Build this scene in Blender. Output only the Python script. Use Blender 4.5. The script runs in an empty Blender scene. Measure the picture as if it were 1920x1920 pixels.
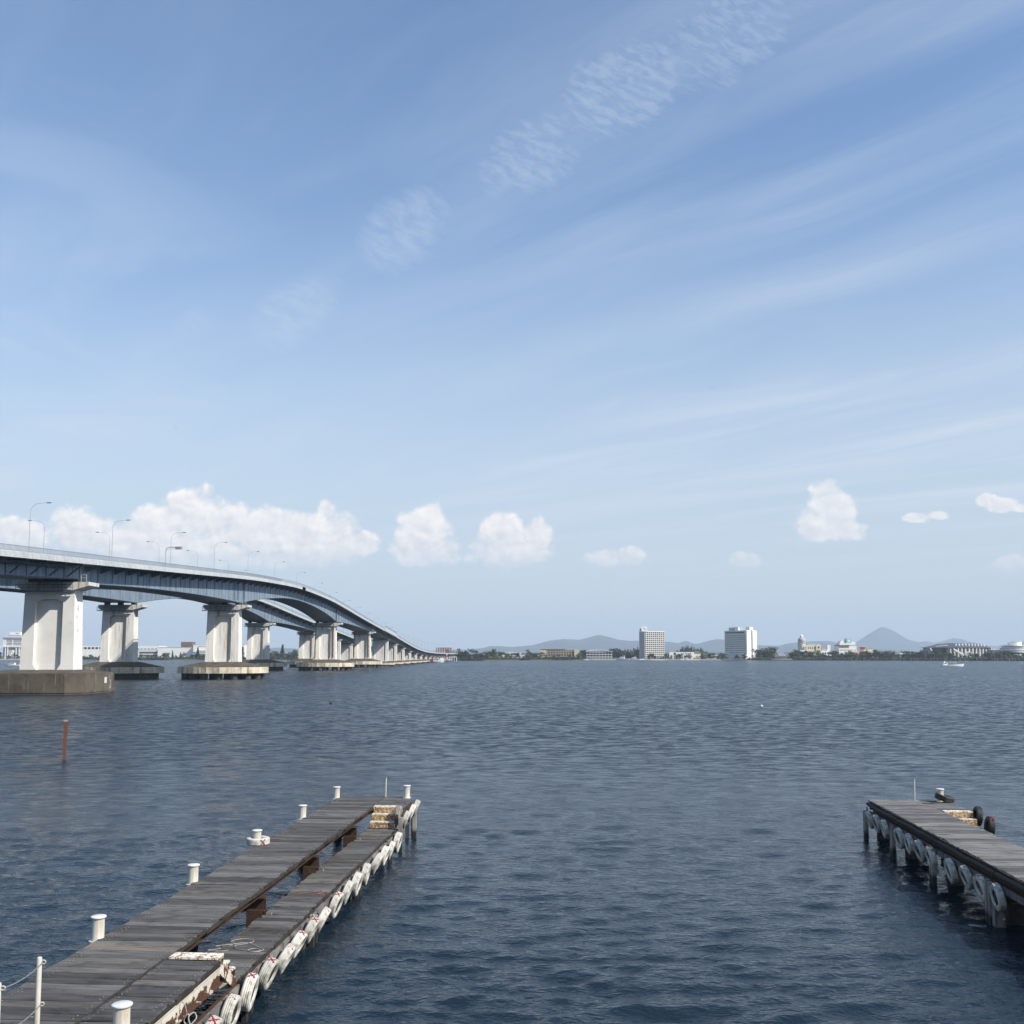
import bpy, bmesh, math, random
import numpy as np
from mathutils import Vector, Matrix

scene = bpy.context.scene
col = scene.collection
rng = random.Random(11)
R = math.radians
PI = math.pi

# ------------------------------------------------------------------ camera
CAM_Z = 6.3
cam_data = bpy.data.cameras.new('camera')
cam_data.sensor_width = 36.0
cam_data.lens = 36.0 * 1850 / 1920
cam_data.shift_y = 0.0554
cam_data.clip_start = 0.1
cam_data.clip_end = 60000
cam = bpy.data.objects.new('camera', cam_data)
col.objects.link(cam)
cam.location = (0, 0, CAM_Z)
cam.rotation_euler = (R(95), 0, 0)
scene.camera = cam

# ------------------------------------------------------------------ sun, sky, exposure
SUN = Vector((1.7, -1.0, 1.75)).normalized()      # towards the sun: high, to the right and behind the viewer
sun_data = bpy.data.lights.new('sun', 'SUN')
sun_data.energy = 5.0
sun_data.angle = R(0.6)
sun_data.color = (1.0, 0.95, 0.87)
sun = bpy.data.objects.new('sun', sun_data)
col.objects.link(sun)
sun.rotation_euler = SUN.to_track_quat('Z', 'Y').to_euler()
sun.location = (60, -60, 80)

view = scene.view_settings
scene.display_settings.display_device = 'sRGB'
view.view_transform = 'Standard'
view.look = 'None'
view.exposure = 0.34
view.gamma = 1.0
view.use_curve_mapping = False
scene.cycles.use_denoising = True
scene.cycles.max_bounces = 6
scene.cycles.glossy_bounces = 3
scene.cycles.diffuse_bounces = 2
scene.cycles.volume_bounces = 0
scene.cycles.transparent_max_bounces = 8
scene.cycles.caustics_reflective = False
scene.cycles.caustics_refractive = False


class NT:
    """small helper that writes node trees as expressions"""
    def __init__(self, tree):
        self.t = tree
        tree.nodes.clear()

    def n(self, typ, **kw):
        nd = self.t.nodes.new(typ)
        for k, v in kw.items():
            setattr(nd, k, v)
        return nd

    def put(self, sock, v):
        if isinstance(v, bpy.types.NodeSocket):
            self.t.links.new(v, sock)
        else:
            sock.default_value = v

    def m(self, op, a, b=None, c=None, clamp=False):
        nd = self.n('ShaderNodeMath', operation=op, use_clamp=clamp)
        for i, v in enumerate((a, b, c)):
            if v is not None:
                self.put(nd.inputs[i], v)
        return nd.outputs[0]

    def add(self, a, b): return self.m('ADD', a, b)
    def sub(self, a, b): return self.m('SUBTRACT', a, b)
    def mul(self, a, b): return self.m('MULTIPLY', a, b)
    def div(self, a, b): return self.m('DIVIDE', a, b)
    def mx(self, a, b): return self.m('MAXIMUM', a, b)
    def mn(self, a, b): return self.m('MINIMUM', a, b)

    def smooth(self, v, lo, hi, a=0.0, b=1.0):
        nd = self.n('ShaderNodeMapRange', interpolation_type='SMOOTHSTEP')
        self.put(nd.inputs[0], v)
        for i, q in enumerate((lo, hi, a, b)):
            self.put(nd.inputs[1 + i], q)
        return nd.outputs[0]

    def lin(self, v, lo, hi, a=0.0, b=1.0):
        nd = self.n('ShaderNodeMapRange')
        nd.clamp = True
        self.put(nd.inputs[0], v)
        for i, q in enumerate((lo, hi, a, b)):
            self.put(nd.inputs[1 + i], q)
        return nd.outputs[0]

    def vec(self, x, y, z):
        nd = self.n('ShaderNodeCombineXYZ')
        for i, v in enumerate((x, y, z)):
            self.put(nd.inputs[i], v)
        return nd.outputs[0]

    def vscale(self, v, s):
        nd = self.n('ShaderNodeVectorMath', operation='MULTIPLY')
        self.put(nd.inputs[0], v)
        nd.inputs[1].default_value = s
        return nd.outputs[0]

    def vadd(self, v, s):
        nd = self.n('ShaderNodeVectorMath', operation='ADD')
        self.put(nd.inputs[0], v)
        self.put(nd.inputs[1], s)
        return nd.outputs[0]

    def noise(self, v, scale=1.0, detail=4.0, rough=0.5, dist=0.0, dim='3D'):
        nd = self.n('ShaderNodeTexNoise', noise_dimensions=dim)
        if v is not None:
            self.put(nd.inputs['Vector'], v)
        self.put(nd.inputs['Scale'], scale)
        nd.inputs['Detail'].default_value = detail
        nd.inputs['Roughness'].default_value = rough
        nd.inputs['Distortion'].default_value = dist
        return nd.outputs[0]

    def voronoi(self, v, scale=1.0, detail=0.0, smooth=0.6, rough=0.5):
        nd = self.n('ShaderNodeTexVoronoi', feature='SMOOTH_F1')
        self.put(nd.inputs['Vector'], v)
        nd.inputs['Scale'].default_value = scale
        nd.inputs['Detail'].default_value = detail
        nd.inputs['Roughness'].default_value = rough
        nd.inputs['Smoothness'].default_value = smooth
        return nd.outputs[0]

    def mix(self, f, a, b):
        nd = self.n('ShaderNodeMix', data_type='RGBA')
        self.put(nd.inputs[0], f)
        for i, v in ((6, a), (7, b)):
            if isinstance(v, (tuple, list)):
                v = tuple(v)[:3] + (1.0,)
            self.put(nd.inputs[i], v)
        return nd.outputs[2]

    def sep(self, v):
        nd = self.n('ShaderNodeSeparateXYZ')
        self.put(nd.inputs[0], v)
        return nd.outputs


SKY_STRENGTH = 0.107
world = bpy.data.worlds.new('World')
scene.world = world
world.use_nodes = True


# cumulus banks: bearing, height, half width, half height (all as slopes), going on past both sides of this view
BLOBS = [(-0.515, 0.119, 0.040, 0.017), (-0.4453, 0.1254, 0.0259, 0.0220), (-0.3261, 0.1425, 0.0320, 0.0235), (-0.3594, 0.1280, 0.0335, 0.0238),
         (-0.2913, 0.1281, 0.0324, 0.0227), (-0.2533, 0.1309, 0.0200, 0.0185), (-0.3916, 0.1154, 0.0324, 0.0216), (-0.2177, 0.1216, 0.0320, 0.0216),
         (-0.1898, 0.1457, 0.0092, 0.0108), (-0.1840, 0.1244, 0.0238, 0.0195), (-0.1588, 0.1128, 0.0238, 0.0108), (-0.3316, 0.1072, 0.0757, 0.0195),
         (-0.2174, 0.1045, 0.0595, 0.0141), (-0.0899, 0.1271, 0.0240, 0.0206), (-0.0829, 0.1453, 0.0100, 0.0105), (-0.0890, 0.1061, 0.0340, 0.0140),
         (-0.0082, 0.1226, 0.0206, 0.0190), (0.0250, 0.1220, 0.0135, 0.0145), (-0.0030, 0.1045, 0.0385, 0.0145), (0.3210, 0.1590, 0.0140, 0.0180),
         (0.3300, 0.1463, 0.0205, 0.0190), (0.3061, 0.1309, 0.0173, 0.0141), (0.3387, 0.1270, 0.0216, 0.0086), (0.4150, 0.1400, 0.0140, 0.0050), (0.4340, 0.1425, 0.0130, 0.0042),
         (0.4860, 0.1580, 0.0100, 0.0058), (0.5010, 0.1530, 0.0160, 0.0066), (0.5250, 0.1500, 0.0140, 0.0040), (0.0923, 0.0990, 0.0173, 0.0070), (0.1238, 0.1001, 0.0141, 0.0086), (0.2378, 0.0957, 0.0130, 0.0070),
         (0.5075, 0.0908, 0.0184, 0.0097), (-0.63, 0.12, 0.05, 0.02), (-0.80, 0.125, 0.06, 0.024), (0.66, 0.115, 0.05, 0.016), (0.86, 0.12, 0.05, 0.02)]


def build_world():
    world.cycles.sampling_method = 'MANUAL'
    world.cycles.sample_map_resolution = 512
    w = NT(world.node_tree)
    out = w.n('ShaderNodeOutputWorld')
    bg = w.n('ShaderNodeBackground')
    bg.inputs[1].default_value = SKY_STRENGTH
    bg2 = w.n('ShaderNodeBackground')
    bg2.inputs[1].default_value = SKY_STRENGTH
    mixs = w.n('ShaderNodeMixShader')
    w.t.links.new(bg.outputs[0], mixs.inputs[1])
    w.t.links.new(bg2.outputs[0], mixs.inputs[2])
    w.t.links.new(mixs.outputs[0], out.inputs[0])
    sky = w.n('ShaderNodeTexSky', sky_type='NISHITA')
    sky.sun_disc = False
    sky.sun_elevation = math.asin(SUN.z)
    sky.sun_rotation = math.atan2(SUN.x, SUN.y)
    sky.altitude = 100
    sky.air_density = 1.0
    sky.dust_density = 0.6
    sky.ozone_density = 2.4
    hs = w.n('ShaderNodeHueSaturation')
    hs.inputs['Saturation'].default_value = 1.12
    hs.inputs['Value'].default_value = 1.34
    w.t.links.new(sky.outputs[0], hs.inputs['Color'])
    d = w.n('ShaderNodeTexCoord').outputs['Generated']
    x, y, z = w.sep(d)[:3]
    zc = w.add(w.mx(z, 0.0), 0.03)

    def n2(vx, vy, scale, detail, rough=0.5, dist=0.0):
        return w.noise(w.vec(vx, vy, 0.0), scale, detail, rough, dist, '2D')
    # flat layer high above: everything cirrus lives here, over the whole dome
    px, py = w.div(x, zc), w.div(y, zc)
    a = w.add(w.mul(px, 0.72), w.mul(py, -0.69))
    b = w.add(w.mul(px, 0.69), w.mul(py, 0.72))
    warp = n2(w.add(px, 3.1), py, 0.55, 2.0)
    b2 = w.add(b, w.mul(warp, 0.45))
    streak = n2(w.m('MULTIPLY_ADD', a, 0.30, 4.3), w.mul(b2, 1.9), 1.0, 7.0, 0.56, 0.30)
    broad = n2(px, w.add(py, 7.7), 0.33, 2.0)
    cir = w.mul(w.mul(w.smooth(streak, 0.32, 0.68), w.smooth(broad, 0.22, 0.52)), w.smooth(x, -0.22, 0.30, 0.30, 1.0))
    fibre = n2(w.add(w.mul(a, 1.1), w.mul(b, 0.5)), w.m('MULTIPLY_ADD', b2, 4.6, 9.0), 1.0, 6.0, 0.62, 0.4)
    cir = w.mul(cir, w.smooth(fibre, 0.25, 0.72, 0.50, 1.25))
    soft = n2(px, w.add(py, 31.3), 1.1, 6.0, 0.58, 0.6)
    wisp = w.mul(w.smooth(soft, 0.42, 0.74), w.smooth(x, -0.18, -0.42, 0.15, 1.0))
    veil = w.mx(cir, w.mul(wisp, 0.55))
    veil = w.mul(w.mul(veil, w.smooth(z, 0.02, 0.16)), w.smooth(z, 0.15, 0.52, 0.92, 0.26))
    # a rippled patchy band of altocumulus, and the cumulus along the horizon, laid out by bearing and height angle
    yc = w.mx(y, 0.05)
    gx, gz = w.div(x, yc), w.div(z, yc)
    wob = w.sub(n2(gx, gz, 9.0, 4.0, 0.55), 0.5)
    band = None
    for cx, cz, rx, rz, s in ((0.235, 0.672, 0.160, 0.078, 0.9), (0.120, 0.600, 0.140, 0.062, 1.0), (0.030, 0.530, 0.085, 0.056, 1.0),
                              (-0.112, 0.450, 0.075, 0.050, 0.9), (-0.222, 0.357, 0.068, 0.040, 0.85), (-0.335, 0.342, 0.040, 0.020, 0.5)):
        u_ = w.sub(gx, cx)
        v_ = w.sub(gz, cz)
        ru = w.mul(w.add(w.mul(u_, 0.80), w.mul(v_, 0.60)), 1 / rx)
        rv = w.mul(w.sub(w.mul(v_, 0.80), w.mul(u_, 0.60)), 1 / rz)
        e = w.sub(1.0, w.m('MULTIPLY_ADD', ru, ru, w.mul(rv, rv)))
        e = w.mul(w.smooth(w.add(e, w.mul(wob, 1.2)), 0.0, 0.9), s)
        band = e if band is None else w.mx(band, e)
    ru = w.add(w.mul(gx, 0.90), w.mul(gz, -0.44))
    rv = w.add(w.mul(gx, 0.44), w.mul(gz, 0.90))
    ripple = n2(w.mul(ru, 46.0), w.add(w.mul(rv, 120.0), w.mul(wob, 2.5)), 1.0, 3.0, 0.6, 0.15)
    alto = w.mul(w.mul(band, w.smooth(ripple, 0.20, 0.78, 0.28, 1.0)), 0.37)
    veil = w.mx(veil, w.mul(alto, w.smooth(y, 0.1, 0.3)))
    k = 0.86 / SKY_STRENGTH
    low = w.mix(w.smooth(z, 0.50, 0.0, 0.0, 0.92), hs.outputs[0], (0.56 * k, 0.635 * k, 0.70 * k))
    c = w.mix(w.add(veil, 0.05), low, (0.62 * k, 0.70 * k, 0.81 * k))
    w.t.links.new(c, bg.inputs[0])

    # cumulus: only worked out for the low strip of sky that holds them
    blobs = BLOBS
    env = None
    for cx, cz, rx, rz in blobs:
        rx, rz = rx * 1.12, rz * 1.2
        p = w.m('MULTIPLY_ADD', gx, 1 / rx, -cx / rx)
        q = w.m('MULTIPLY_ADD', gz, 1 / rz, -cz / rz)
        e = w.sub(1.0, w.m('MULTIPLY_ADD', p, p, w.mul(q, q)))
        env = e if env is None else w.m('SMOOTH_MAX', env, e, 0.35)
    warp2 = n2(gx, w.add(gz, 2.0), 45.0, 3.0)

    def billow(dx, dz):
        nd = w.n('ShaderNodeTexVoronoi', feature='SMOOTH_F1', voronoi_dimensions='2D')
        w.put(nd.inputs['Vector'], w.vec(w.add(gx, w.m('MULTIPLY_ADD', warp2, 0.012, dx)), w.m('MULTIPLY_ADD', gz, 1.15, w.m('MULTIPLY_ADD', warp2, 0.010, dz)), 0.0))
        nd.inputs['Scale'].default_value = 33.0
        nd.inputs['Detail'].default_value = 3.0
        nd.inputs['Roughness'].default_value = 0.55
        nd.inputs['Smoothness'].default_value = 0.7
        return w.sub(0.5, nd.outputs[0])
    bl = billow(0.0, 0.0)
    bl2 = billow(0.0040, 0.0060)
    ragged = w.sub(n2(w.add(gx, 9.0), gz, 70.0, 5.0, 0.62), 0.5)
    h = w.add(w.add(w.mn(env, 0.75), w.mul(bl, 0.95)), w.mul(ragged, 1.0))
    alpha = w.smooth(h, -0.68, 0.22)
    alpha = w.mul(alpha, w.mul(w.smooth(gz, 0.080, 0.112, 0.22, 0.95), w.smooth(gx, 0.02, 0.28, 1.0, 0.78)))
    shade = w.add(w.mul(w.sub(bl, bl2), 0.62), w.add(w.mul(w.smooth(env, -0.1, 0.9), -0.08), w.smooth(gz, 0.145, 0.100, 0.0, -0.16)))
    shade = w.m('ADD', w.add(shade, w.mul(ragged, 0.32)), 0.70, clamp=True)
    ccol = w.mix(shade, (0.64 * k, 0.665 * k, 0.725 * k), (1.08 * k, 1.02 * k, 0.97 * k))
    w.t.links.new(w.mix(alpha, c, ccol), bg2.inputs[0])
    inside = w.mul(w.mul(w.m('GREATER_THAN', gz, 0.070), w.m('LESS_THAN', gz, 0.200)), w.m('GREATER_THAN', y, 0.25))
    w.t.links.new(inside, mixs.inputs[0])


build_world()

# ------------------------------------------------------------------ helpers
def tag(o, label=None, cat=None, group=None, kind=None):
    if label: o['label'] = label
    if cat: o['category'] = cat
    if group: o['group'] = group
    if kind: o['kind'] = kind
    return o


def link(o, parent=None):
    col.objects.link(o)
    if parent is not None:
        o.parent = parent
    return o


def empty(name, loc=(0, 0, 0), rz=0.0, label=None, cat=None, group=None):
    o = bpy.data.objects.new(name, None)
    o.empty_display_size = 0.5
    o.location = loc
    o.rotation_euler = (0, 0, rz)
    link(o)
    return tag(o, label, cat, group)


class MB:
    """collects shapes into one mesh"""
    def __init__(self):
        self.v, self.f, self.mi = [], [], []
        self.cur = 0

    def poly(self, pts, faces):
        b = len(self.v)
        self.v += [tuple(p) for p in pts]
        for f in faces:
            self.f.append(tuple(b + i for i in f))
            self.mi.append(self.cur)
        return self

    def hexa(self, p):
        """p: four bottom corners counter-clockwise seen from above, then four top corners"""
        return self.poly(p, [(3, 2, 1, 0), (4, 5, 6, 7), (0, 1, 5, 4), (1, 2, 6, 5), (2, 3, 7, 6), (3, 0, 4, 7)])

    def box(self, x0, x1, y0, y1, z0, z1):
        return self.hexa([(x0, y0, z0), (x1, y0, z0), (x1, y1, z0), (x0, y1, z0),
                          (x0, y0, z1), (x1, y0, z1), (x1, y1, z1), (x0, y1, z1)])

    def prism(self, poly, lo, hi, axis='y'):
        """extrude a 2D outline; axis y: outline in x,z; axis z: outline in x,y; axis x: outline in y,z"""
        def mk(p, t):
            if axis == 'y': return (p[0], t, p[1])
            if axis == 'z': return (p[0], p[1], t)
            return (t, p[0], p[1])
        n = len(poly)
        pts = [mk(p, lo) for p in poly] + [mk(p, hi) for p in poly]
        fs = [tuple(range(n)), tuple(range(2 * n - 1, n - 1, -1))]
        fs += [(i, i + n, (i + 1) % n + n, (i + 1) % n) for i in range(n)]
        return self.poly(pts, fs)

    def cyl(self, a, b, r0, r1=None, n=10, caps=True):
        a, b = Vector(a), Vector(b)
        r1 = r0 if r1 is None else r1
        d = (b - a).normalized()
        q = d.to_track_quat('Z', 'Y').to_matrix()
        pts = []
        for c, r in ((a, r0), (b, r1)):
            for i in range(n):
                t = 2 * PI * i / n
                pts.append(c + q @ Vector((math.cos(t) * r, math.sin(t) * r, 0)))
        fs = [(i, (i + 1) % n, (i + 1) % n + n, i + n) for i in range(n)]
        if caps:
            fs += [tuple(range(n - 1, -1, -1)), tuple(range(n, 2 * n))]
        return self.poly(pts, fs)

    def tube(self, path, r, n=6, closed=False):
        path = [Vector(p) for p in path]
        m = len(path)
        rings = []
        for i, p in enumerate(path):
            if closed:
                d = path[(i + 1) % m] - path[i - 1]
            else:
                d = path[min(i + 1, m - 1)] - path[max(i - 1, 0)]
            d.normalize()
            up = Vector((0, 0, 1)) if abs(d.z) < 0.95 else Vector((0, 1, 0))
            s = d.cross(up).normalized()
            t = s.cross(d)
            rr = r[i] if isinstance(r, (list, tuple)) else r
            rings.append([p + s * (math.cos(2 * PI * k / n) * rr) + t * (math.sin(2 * PI * k / n) * rr) for k in range(n)])
        pts = [q for ring in rings for q in ring]
        fs = []
        for i in range(m if closed else m - 1):
            j = (i + 1) % m
            for k in range(n):
                k2 = (k + 1) % n
                fs.append((i * n + k, i * n + k2, j * n + k2, j * n + k))
        if not closed:
            fs += [tuple(range(n - 1, -1, -1)), tuple((m - 1) * n + k for k in range(n))]
        return self.poly(pts, fs)

    def lathe(self, prof, n=16, c=(0, 0, 0), sx=1.0, sy=1.0):
        """prof: (radius, z) from bottom to top, closed at the ends"""
        pts = []
        for r, z in prof:
            for i in range(n):
                t = 2 * PI * i / n
                pts.append((c[0] + math.cos(t) * r * sx, c[1] + math.sin(t) * r * sy, c[2] + z))
        m = len(prof)
        fs = []
        for j in range(m - 1):
            for i in range(n):
                i2 = (i + 1) % n
                fs.append((j * n + i, j * n + i2, (j + 1) * n + i2, (j + 1) * n + i))
        fs += [tuple(range(n - 1, -1, -1)), tuple((m - 1) * n + i for i in range(n))]
        return self.poly(pts, fs)

    def mesh(self, name, mats, smooth=False):
        me = bpy.data.meshes.new(name)
        me.from_pydata(self.v, [], self.f)
        if not isinstance(mats, (list, tuple)):
            mats = [mats]
        for m in mats:
            me.materials.append(m)
        if len(mats) > 1:
            me.polygons.foreach_set('material_index', self.mi)
        if smooth:
            me.polygons.foreach_set('use_smooth', [True] * len(me.polygons))
            if smooth != 'all':
                me.set_sharp_from_angle(angle=R(40))
        me.update()
        return me

    def build(self, name, mats, parent=None, loc=None, rz=0.0, smooth=False):
        o = bpy.data.objects.new(name, self.mesh(name, mats, smooth))
        if loc is not None:
            o.location = loc
        if rz:
            o.rotation_euler = (0, 0, rz)
        return link(o, parent)


def put(name, me, parent=None, loc=(0, 0, 0), rot=(0, 0, 0), scale=None):
    o = bpy.data.objects.new(name, me)
    o.location = loc
    o.rotation_euler = rot
    if scale is not None:
        o.scale = scale
    return link(o, parent)


def copy_tree(o, parent=None):
    c = o.copy()
    col.objects.link(c)
    c.parent = parent
    for ch in list(o.children):
        copy_tree(ch, c)
    return c


# ------------------------------------------------------------------ materials
MATS = {}


def mat(name, base, rough=0.7, var=0.12, scale=1.0, bump=0.0, bscale=None, metal=0.0, stain=None, stain_amt=0.0,
        stain_scale=0.5, streak=False, per_obj=0.0, spec=0.5, wet=None):
    """plain surface with uneven tone, optional stains (vertical streaks when streak) and fine relief"""
    m = bpy.data.materials.new(name)
    m.use_nodes = True
    w = NT(m.node_tree)
    out = w.n('ShaderNodeOutputMaterial')
    p = w.n('ShaderNodeBsdfPrincipled')
    w.t.links.new(p.outputs[0], out.inputs[0])
    pos = w.n('ShaderNodeTexCoord').outputs['Object']
    nz = w.noise(pos, scale, 6.0, 0.6)
    lo = tuple(c * (1 - var * 1.6) for c in base)
    hi = tuple(min(1, c * (1 + var * 1.6)) for c in base)
    c = w.mix(w.smooth(nz, 0.25, 0.75), lo, hi)
    if stain is not None:
        sv = w.vscale(pos, (stain_scale * 3, stain_scale * 3, stain_scale * (0.25 if streak else 3)))
        sn = w.noise(sv, 1.0, 6.0, 0.62)
        c = w.mix(w.smooth(sn, 0.62 - stain_amt * 0.5, 0.80 - stain_amt * 0.35), c, stain)
    if wet is not None:        # dark algae band from the water up to height wet
        wp = w.n('ShaderNodeNewGeometry').outputs['Position']
        wn = w.noise(w.vscale(wp, (6.0, 6.0, 2.5)), 1.0, 5.0, 0.6)
        c = w.mix(w.smooth(w.add(w.sep(wp)[2], w.mul(w.sub(wn, 0.5), 0.35)), wet + 0.12, wet - 0.10), c, (0.020, 0.019, 0.016))
    if per_obj:
        rnd = w.n('ShaderNodeObjectInfo').outputs['Random']
        hs = w.n('ShaderNodeHueSaturation')
        w.put(hs.inputs['Color'], c)
        w.put(hs.inputs['Value'], w.lin(rnd, 0, 1, 1 - per_obj, 1 + per_obj))
        c = hs.outputs[0]
    w.put(p.inputs['Base Color'], c)
    p.inputs['Roughness'].default_value = rough
    p.inputs['Metallic'].default_value = metal
    p.inputs['Specular IOR Level'].default_value = spec
    if bump:
        bn = w.n('ShaderNodeBump')
        bn.inputs['Strength'].default_value = 1.0
        bn.inputs['Distance'].default_value = bump
        w.put(bn.inputs['Height'], w.noise(pos, bscale or scale * 8, 5.0, 0.6))
        w.t.links.new(bn.outputs[0], p.inputs['Normal'])
    MATS[name] = m
    return m


def mat_leaf(name, base):
    m = bpy.data.materials.new(name)
    m.use_nodes = True
    w = NT(m.node_tree)
    out = w.n('ShaderNodeOutputMaterial')
    p = w.n('ShaderNodeBsdfPrincipled')
    pos = w.n('ShaderNodeNewGeometry').outputs['Position']
    rnd = w.n('ShaderNodeObjectInfo').outputs['Random']
    nz = w.noise(pos, 0.35, 4.0, 0.6)
    c = w.mix(w.smooth(nz, 0.3, 0.7), tuple(v * 0.55 for v in base), tuple(v * 1.45 for v in base))
    hs = w.n('ShaderNodeHueSaturation')
    w.put(hs.inputs['Color'], c)
    w.put(hs.inputs['Value'], w.lin(rnd, 0, 1, 0.7, 1.3))
    w.put(hs.inputs['Hue'], w.lin(rnd, 0, 1, 0.48, 0.51))
    w.put(p.inputs['Base Color'], hs.outputs[0])
    p.inputs['Roughness'].default_value = 0.75
    p.inputs['Specular IOR Level'].default_value = 0.2
    w.t.links.new(p.outputs[0], out.inputs[0])
    return m


def mat_plank(name, base, dirt):
    """weathered board: grain along the board (local x), its own tone per board, damp dark blotches"""
    m = bpy.data.materials.new(name)
    m.use_nodes = True
    w = NT(m.node_tree)
    out = w.n('ShaderNodeOutputMaterial')
    p = w.n('ShaderNodeBsdfPrincipled')
    w.t.links.new(p.outputs[0], out.inputs[0])
    oi = w.n('ShaderNodeObjectInfo')
    rnd = oi.outputs['Random']
    pos = w.n('ShaderNodeTexCoord').outputs['Object']
    off = w.vec(w.mul(rnd, 37.0), w.mul(rnd, 91.0), w.mul(rnd, 17.0))
    q = w.vadd(pos, off)
    grain = w.noise(w.vscale(q, (1.4, 28.0, 20.0)), 1.0, 6.0, 0.65, 0.25)
    wide = w.noise(w.vscale(q, (0.9, 5.0, 3.0)), 1.0, 5.0, 0.6, 0.4)
    blot = w.noise(w.vscale(q, (1.6, 3.0, 3.0)), 1.3, 5.0, 0.65)
    c = w.mix(w.smooth(grain, 0.3, 0.7), tuple(v * 0.62 for v in base), tuple(v * 1.35 for v in base))
    c = w.mix(w.smooth(wide, 0.42, 0.70), c, tuple(v * 1.5 for v in base))
    c = w.mix(w.mul(w.smooth(blot, 0.50, 0.72), 0.75), c, dirt)
    spl = w.noise(w.vscale(q, (0.55, 14.0, 10.0)), 1.0, 3.0, 0.5, 0.6)           # long drying cracks
    c = w.mix(w.mul(w.smooth(spl, 0.655, 0.69), 0.85), c, tuple(v * 0.25 for v in base))
    wpos = w.n('ShaderNodeNewGeometry').outputs['Position']
    drop = w.mul(w.smooth(w.noise(wpos, 9.0, 3.0, 0.6), 0.735, 0.76), w.smooth(w.noise(wpos, 0.6, 2.0, 0.5), 0.48, 0.62))
    c = w.mix(w.mul(drop, 0.8), c, (0.42, 0.41, 0.38))                           # bird droppings
    hs = w.n('ShaderNodeHueSaturation')
    w.put(hs.inputs['Color'], c)
    rnd2 = w.m('FRACT', w.mul(rnd, 7.31))
    w.put(hs.inputs['Saturation'], w.lin(rnd2, 0, 1, 0.3, 1.6))
    w.put(hs.inputs['Value'], w.lin(rnd, 0, 1, 0.55, 1.45))
    w.put(p.inputs['Base Color'], hs.outputs[0])
    p.inputs['Roughness'].default_value = 0.8
    p.inputs['Specular IOR Level'].default_value = 0.3
    bn = w.n('ShaderNodeBump')
    bn.inputs['Distance'].default_value = 0.006
    w.put(bn.inputs['Height'], w.add(grain, w.mul(wide, 0.6)))
    w.t.links.new(bn.outputs[0], p.inputs['Normal'])
    return m


def mat_flaky(name, paint, rust, dark, amt, scale=3.0, rough=0.65, low=None):
    """old paint that has flaked off in patches down to rust"""
    m = bpy.data.materials.new(name)
    m.use_nodes = True
    w = NT(m.node_tree)
    out = w.n('ShaderNodeOutputMaterial')
    p = w.n('ShaderNodeBsdfPrincipled')
    w.t.links.new(p.outputs[0], out.inputs[0])
    pos = w.n('ShaderNodeTexCoord').outputs['Object']
    n1 = w.noise(pos, scale, 8.0, 0.66, 0.3)
    n2 = w.noise(pos, scale * 6, 4.0, 0.6)
    n3 = w.noise(pos, scale * 0.5, 5.0, 0.6)
    rc = w.mix(w.smooth(n2, 0.35, 0.7), rust, dark)
    pc = w.mix(w.smooth(n3, 0.4, 0.75), paint, tuple(a * 0.6 + b * 0.4 for a, b in zip(paint, rust)))
    e = 0.62 - amt * 0.32
    if low is not None:        # more of the paint is gone towards the lower edge, where water sits
        n1 = w.add(n1, w.smooth(w.sep(pos)[2], low[0], low[1], 0.10, -0.30))
    f = w.smooth(n1, e - 0.015, e + 0.015)
    w.put(p.inputs['Base Color'], w.mix(f, pc, rc))
    p.inputs['Roughness'].default_value = rough
    bn = w.n('ShaderNodeBump')
    bn.inputs['Distance'].default_value = 0.004
    w.put(bn.inputs['Height'], w.sub(w.mul(n2, 0.5), f))
    w.t.links.new(bn.outputs[0], p.inputs['Normal'])
    return m


def mat_plain(name, base, rough=0.5, metal=0.0):
    m = bpy.data.materials.new(name)
    m.use_nodes = True
    p = m.node_tree.nodes['Principled BSDF']
    p.inputs['Base Color'].default_value = tuple(base) + (1,)
    p.inputs['Roughness'].default_value = rough
    p.inputs['Metallic'].default_value = metal
    return m

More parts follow.
